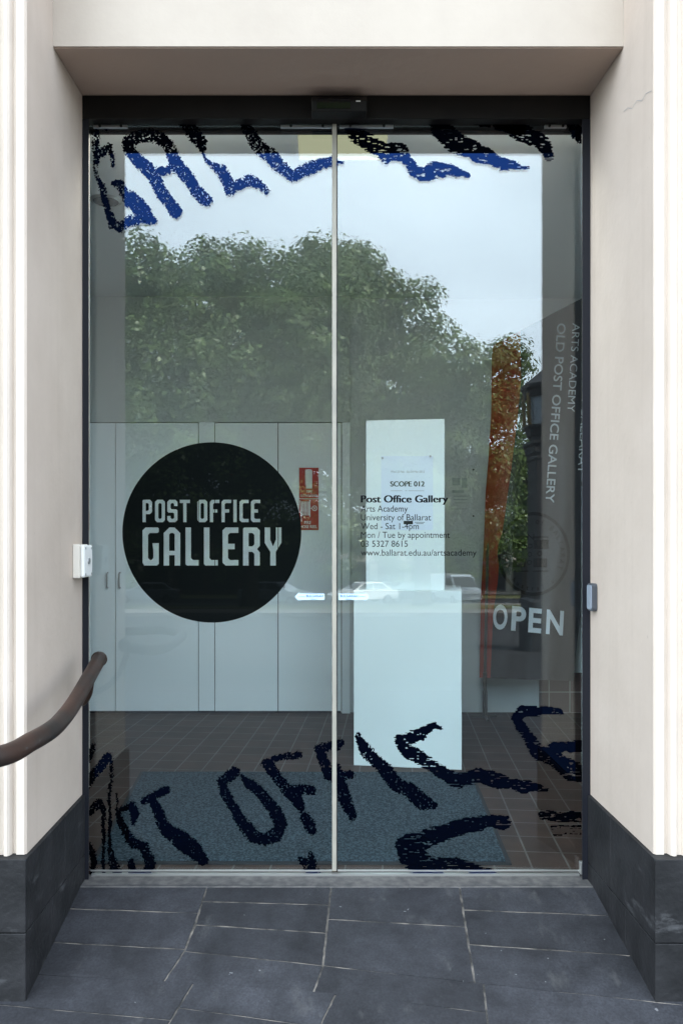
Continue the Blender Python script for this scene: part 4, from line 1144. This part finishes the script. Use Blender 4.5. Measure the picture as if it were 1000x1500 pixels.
for i, (px, lab) in enumerate(((155, 'round recessed ceiling downlight near the left jamb, unlit'), (692, 'round recessed ceiling downlight over the white plinth, unlit'))):
    d = (ZC - EYE) * F_PX / (CY - 293)
    x, y = (px - CX) / F_PX * d, d - 3
    if proto is None:
        proto = thing('downlight', lab, 'downlight', (x, y, ZC), 'recessed downlights')
        mb = MB()
        for k in range(28):
            a, b_ = 2 * math.pi * k / 28, 2 * math.pi * (k + 1) / 28
            mb.face([(x + 0.082 * math.cos(a), y + 0.082 * math.sin(a), ZC - 0.001), (x + 0.082 * math.cos(b_), y + 0.082 * math.sin(b_), ZC - 0.001), (x + 0.066 * math.cos(b_), y + 0.066 * math.sin(b_), ZC - 0.009), (x + 0.066 * math.cos(a), y + 0.066 * math.sin(a), ZC - 0.009)])
        mb.build('trim_ring', M['alu'], proto, smooth=True)
        mb = MB(); mb.tube([(x, y, ZC - 0.002), (x, y, ZC - 0.006)], 0.0655, 28); mb.build('lamp_face', M['dgrey'], proto)
        p0 = (x, y)
    else:
        c = proto.copy(); COL.objects.link(c); c.location = (x, y, ZC); c['label'] = lab
        for ch in list(proto.children):
            k = ch.copy(); COL.objects.link(k); k.parent = c

# =================================================================== ACROSS THE STREET (seen in the glass)
def mirror(px, py, path):
    """a point whose reflection in the door glass shows at px, py after path metres"""
    p = P(px, py, path)
    return (p[0], 2 * YG0 - p[1], p[2])

def make_tree(name, label, cat, trunk_px, path, clumps, seed, leafmat, size=0.185, per=17, dens=1.0, group=None):
    rs = np.random.RandomState(seed)
    bx, by, _ = mirror(trunk_px, 800, path)
    bz = ground_z(by)
    if -46 < by < -27: bz += 0.13
    t = thing(name, label, cat, (bx, by, bz), group)
    cl = []
    for (px, py, r) in clumps:
        pp = path + rs.uniform(-2.5, 2.5)
        c = np.array(mirror(px, py, pp)); rr = r * path / F_PX
        cl.append((c, rr))
    # trunk and limbs
    mb = MB()
    top = np.array([bx + rs.uniform(-.4, .4), by, bz + 4.2])
    mb.tube([(bx, by, bz - 0.1), (bx + .02, by, bz + 0.4), (bx + .05, by, bz + 1.8), tuple(top)], [0.62, 0.46, 0.38, 0.33], 12)
    for c, rr in cl:
        mid = (top * 0.45 + c * 0.55) + np.array([0, 0, -rr * 0.35])
        mb.tube(smooth_path([tuple(top - np.array([0, 0, .4])), tuple(mid), tuple(c + np.array([0, 0, rr * .5]))], 4), [0.20 - 0.16 * i / 8 for i in range(9)], 7)
    mb.build('trunk', M['bark'], t, smooth=True)
    V, NN, SS = [], [], []
    for c, rr in cl:
        nb = int(dens * 5.5 * rr * rr) + 6           # leafy boughs spread over the clump
        u = rs.normal(size=(nb, 3)); u /= np.linalg.norm(u, axis=1)[:, None]
        rad = rr * (0.25 + 0.8 * rs.rand(nb) ** 0.5)
        cen = c + u * rad[:, None] * np.array([1, 1, 0.92])
        br = rs.uniform(0.4, 1.35, nb)
        for k in range(nb):
            n = int(per * 9 * br[k] ** 2) + 20
            d = rs.normal(size=(n, 3)); d /= np.linalg.norm(d, axis=1)[:, None]
            V.append(cen[k] + d * (br[k] * (0.5 + 0.6 * rs.rand(n)))[:, None] * np.array([1.1, 1.1, 0.75]))
            NN.append(d * 0.8 + u[k] * 0.5 + np.array([0, 0, 0.55]) + rs.normal(size=(n, 3)) * 0.36)
    p = np.concatenate(V); n = len(p)
    nrm = np.concatenate(NN); nrm /= np.linalg.norm(nrm, axis=1)[:, None]
    a = rs.normal(size=(n, 3)); a -= nrm * (a * nrm).sum(1)[:, None]; a /= np.linalg.norm(a, axis=1)[:, None]
    b = np.cross(nrm, a)
    s = size * (0.6 + 0.8 * rs.rand(n))[:, None]
    q = np.stack([p - a * s * .62, p + b * s * .40, p + a * s * .62, p - b * s * .40], 1).reshape(-1, 3)
    me = bpy.data.meshes.new('crown')
    me.vertices.add(4 * n); me.vertices.foreach_set('co', q.ravel())
    me.loops.add(4 * n); me.loops.foreach_set('vertex_index', np.arange(4 * n))
    me.polygons.add(n); me.polygons.foreach_set('loop_start', np.arange(0, 4 * n, 4)); me.polygons.foreach_set('loop_total', np.full(n, 4))
    me.materials.append(leafmat); me.update(); me.validate()
    link('crown', me, t)
    return n
nl = 0
nl += make_tree('street_tree', 'tall spreading green tree mirrored in the left door glass', 'tree', 366, 40, [(205, 425, 80), (120, 440, 100), (60, 560, 110), (282, 425, 82), (345, 420, 72), (405, 440, 80), (420, 540, 95), (330, 540, 105), (230, 560, 105), (140, 590, 110), (280, 670, 95), (180, 700, 85), (390, 680, 85), (350, 760, 50), (250, 770, 45), (430, 640, 90), (450, 500, 90), (370, 610, 100), (220, 640, 100)], 3, M['leaf'], dens=1.0, group='trees along the street')
nl += make_tree('street_tree', 'green street tree mirrored in the right door beside the banner', 'tree', 618, 43, [(474, 405, 66), (503, 396, 58), (515, 490, 88), (585, 480, 68), (560, 570, 90), (640, 555, 72), (690, 585, 56), (728, 610, 42), (735, 528, 30), (732, 675, 48), (640, 660, 82), (540, 680, 85), (700, 745, 52), (600, 750, 55), (750, 585, 22), (470, 600, 92), (500, 760, 62), (660, 690, 74), (600, 690, 80), (530, 430, 55)], 8, M['leaf2'], dens=1.0, group='trees along the street')
nl += make_tree('street_tree', 'small dark tree mirrored beside the stone lantern pillar', 'tree', 772, 52, [(768, 665, 30), (758, 720, 34), (785, 740, 36), (800, 690, 30), (762, 775, 28)], 12, M['leaf'], dens=1.3, group='trees along the street')

for px, path, lab, sd_, cls in (
    (120, 68, 'broad back tree mirrored behind the lower left of the round sign', 21, [(60, 760, 70), (130, 740, 75), (210, 765, 70), (270, 780, 60), (180, 810, 50), (90, 815, 50)]),
    (430, 70, 'broad back tree mirrored behind the door joint', 22, [(330, 775, 65), (400, 760, 70), (470, 770, 65), (420, 815, 48), (350, 820, 42), (490, 815, 45)]),
    (650, 72, 'broad back tree mirrored behind the white plinth', 23, [(560, 770, 62), (630, 755, 68), (700, 765, 62), (600, 815, 45), (670, 815, 48), (740, 800, 45), (800, 780, 60)])):
    nl += make_tree('street_tree', lab, 'tree', px, path, cls, sd_, M['leaf'], size=0.22, per=12, dens=0.4, group='trees along the street')
# stone pillar with lantern on the kerb side
lp = thing('lantern_pillar', 'dark stone gate pillar topped by a glazed lantern', 'lantern', mirror(806, 960, 14.0))
PX_ = 14.0
def lz(py): return EYE - (py - CY) / F_PX * PX_
lc = mirror(806, 800, PX_)
def ngon(r, z, n=8, rot=22.5): return [(lc[0] + r * math.cos(R(rot + 360 * k / n)), lc[1] + r * math.sin(R(rot + 360 * k / n)), z) for k in range(n)]
def stack(rings, m, name, n=8, rot=22.5):
    q = MB(); rr = [ngon(r, z, n, rot) for r, z in rings]
    for a, b_ in zip(rr, rr[1:]):
        for k in range(n): q.face([a[k], a[(k + 1) % n], b_[(k + 1) % n], b_[k]])
    q.face(list(reversed(rr[0]))); q.face(rr[-1])
    return q.build(name, m, lp)
gz = ground_z(lc[1])
stack([(0.62, gz - 0.05), (0.62, lz(905)), (0.58, lz(903)), (0.58, lz(880)), (0.50, lz(876)), (0.50, lz(868))], M['iron'], 'base', 4, 45)
stack([(0.45, lz(868)), (0.44, lz(676)), (0.46, lz(674)), (0.46, lz(668)), (0.50, lz(664)), (0.50, lz(655)), (0.55, lz(652)), (0.55, lz(648))], M['iron'], 'shaft', 4, 45)
stack([(0.36, lz(648)), (0.36, lz(641)), (0.40, lz(640)), (0.43, lz(630)), (0.47, lz(627)), (0.47, lz(624))], M['iron'], 'lantern_base')
stack([(0.38, lz(624)), (0.40, lz(580))], M['lantglass'], 'lantern_glass')
q = MB()
for a, b_ in zip(ngon(0.44, lz(624.5)), ngon(0.46, lz(578))): q.tube([a, b_], 0.035, 6)
q.build('lantern_bar', M['brassy'], lp)
stack([(0.46, lz(583)), (0.48, lz(574)), (0.51, lz(570)), (0.51, lz(565)), (0.10, lz(538)), (0.06, lz(532)), (0.02, lz(524))], M['iron'], 'lantern_roof')

# cars
def make_car(name, label, paint, loc, rz, van=False):
    t = thing(name, label, 'car', (0, 0, 0), 'cars parked along the street')
    hw = 0.88
    if van:
        prof = [(-2.4, .35), (-2.4, 1.0), (-2.36, 1.9), (-2.2, 2.02), (0.9, 2.05), (1.25, 1.95), (1.75, 1.2), (2.35, 1.05), (2.45, .8), (2.45, .35)]
        glass = [(0.55, 1.2), (0.55, 1.8), (1.12, 1.8), (1.52, 1.2)]
    else:
        prof = [(-2.25, .32), (-2.3, .62), (-2.22, .95), (-1.55, 1.02), (1.0, .98), (2.05, .82), (2.28, .62), (2.25, .32)]
        glass = None
    mb = MB(); mb.prism(prof, lambda p: (p[0], -hw, p[1]), lambda p: (p[0], hw, p[1])); body = mb.build('body', paint, t, bevel=0.06)
    if van:
        mb = MB(); mb.prism(glass, lambda p: (p[0], -hw - 0.006, p[1]), lambda p: (p[0], hw + 0.006, p[1])); mb.build('side_window', M['carglass'], t)
        mb = MB(); mb.face([(1.30, -.76, 1.88), (1.30, .76, 1.88), (1.752, .8, 1.24), (1.752, -.8, 1.24)]); mb.build('windscreen', M['carglass'], t)
    else:
        mb = MB()
        lo = [(-1.85, -.80, .97), (1.15, -.80, .95), (1.15, .80, .95), (-1.85, .80, .97)]; hi = [(-1.15, -.60, 1.44), (0.25, -.62, 1.45), (0.25, .62, 1.45), (-1.15, .60, 1.44)]
        mb.face(hi); mb.face([lo[0], lo[1], hi[1], hi[0]]); mb.face([lo[1], lo[2], hi[2], hi[1]]); mb.face([lo[2], lo[3], hi[3], hi[2]]); mb.face([lo[3], lo[0], hi[0], hi[3]])
        mb.face(list(reversed(lo)))
        mb.build('cabin', paint, t, bevel=0.04)
        def pane(a, b_, c, d_, s0, s1, name):
            a, b_, c, d_ = map(Vector, (a, b_, c, d_))
            n_ = (b_ - a).cross(d_ - a).normalized() * 0.008
            L2 = lambda u, v_: (a * (1 - u) + b_ * u) * (1 - v_) + (d_ * (1 - u) + c * u) * v_
            q = MB(); q.face([L2(s0, .12) + n_, L2(s1, .12) + n_, L2(s1, .86) + n_, L2(s0, .86) + n_]); q.build(name, M['carglass'], t)
        for s0, s1 in ((.08, .48), (.53, .92)):
            pane(lo[0], lo[1], hi[1], hi[0], s0, s1, 'side_window'); pane(lo[2], lo[3], hi[3], hi[2], s0, s1, 'side_window')
        pane(lo[1], lo[2], hi[2], hi[1], .06, .94, 'windscreen'); pane(lo[3], lo[0], hi[0], hi[3], .06, .94, 'rear_window')
    for x in (-1.4, 1.42):
        for s in (-1, 1):
            mb = MB(); mb.tube([(x, s * (hw - .2), .32), (x, s * (hw + .015), .32)], .32, 24); wh = mb.build('wheel', M['tyre'], t)
            mb = MB(); mb.tube([(x, s * (hw - .01), .32), (x, s * (hw + .025), .32)], .19, 16); mb.build('rim', M['steel'], wh)
    xb = -2.41 if van else -2.27
    for s in (-.66, .66):
        mb = MB(); mb.box(xb - .02, xb + .03, s - .16, s + .16, .72, .86); mb.build('tail_light', M['lampred'], t)
        xf = 2.42 if van else 2.12
        mb = MB(); mb.box(xf, xf + .05, s - .18, s + .18, .68, .80); mb.build('headlight', M['lampclear'], t)
    t.location = loc; t.rotation_euler = (0, 0, rz)
    return t
def park(px, path):
    x, y, _ = mirror(px, 800, path)
    z = ground_z(y)
    if -46 < y < -27: z += 0.13
    return (x, y, z)
make_car('parked_car', 'white sedan mirrored in the glass just right of the door joint', M['carwhite'], park(531, 54), R(152))
make_car('parked_van', 'white van mirrored in the glass near the orange banner edge', M['carwhite'], park(664, 58), R(70), van=True)
make_car('parked_car', 'silver sedan mirrored at the lower right of the round sign', M['carsilver'], park(405, 50), R(25))
make_car('parked_car', 'dark sedan mirrored between the white sedan and white van', M['cardark'], park(600, 60), R(160))
make_car('parked_car', 'silver sedan mirrored at the lower left of the round sign', M['carsilver'], park(215, 56), R(172))

# buildings on the far side
def far_building(label, x0, x1, y, h, wall, nx, ny):
    z0 = ground_z(-78) - 0.02
    t = thing('street_building', label, 'building', ((x0 + x1) / 2, y, z0), 'buildings across the street')
    mb = MB(); mb.box(x0, x1, y - 10, y, z0 - .1, z0 + h); wl = mb.build('wall', wall, t)
    mb = MB(); mb.box(x0 - .3, x1 + .3, y - 10.3, y + .45, z0 + h + .002, z0 + h + .5); mb.build('parapet', M['slate'], t)
    dx = (x1 - x0) / nx; dz = h / ny
    for i in range(nx):
        for j in range(ny):
            cx_ = x0 + dx * (i + .5); cz_ = z0 + dz * (j + .5)
            mb = MB()
            ww, hh = (dx * .22, dz * .30) if j else (dx * .36, dz * .36)
            mb.box(cx_ - ww - .12, cx_ + ww + .12, y + .002, y + .09, cz_ - hh - .14, cz_ + hh + .12)
            fr_ = mb.build('window', M['kerb'], t)
            mb = MB(); mb.box(cx_ - ww, cx_ + ww, y + .092, y + .10, cz_ - hh, cz_ + hh); mb.build('pane', M['farwindow'], fr_)
    mb = MB(); mb.box(x0, x1, y + .46, y + 3.0, z0 + 3.4, z0 + 3.6); mb.build('verandah', M['slate'], t)
far_building('cream two storey shop building behind the left tree', -36, -16, -84, 8.2, M['stucco1'], 6, 2)
far_building('red brick two storey building behind the tree trunks', -15.9, 2, -85, 7.4, M['stucco2'], 5, 2)
far_building('pale two storey building behind the small dark tree', 2.1, 24, -84, 7.8, M['stucco1'], 6, 2)
far_building('low brick shop building beyond the lantern pillar', 24.1, 44, -86, 6.4, M['stucco2'], 5, 2)
print('leaves', nl)
bpy.context.scene['leaf_count'] = nl
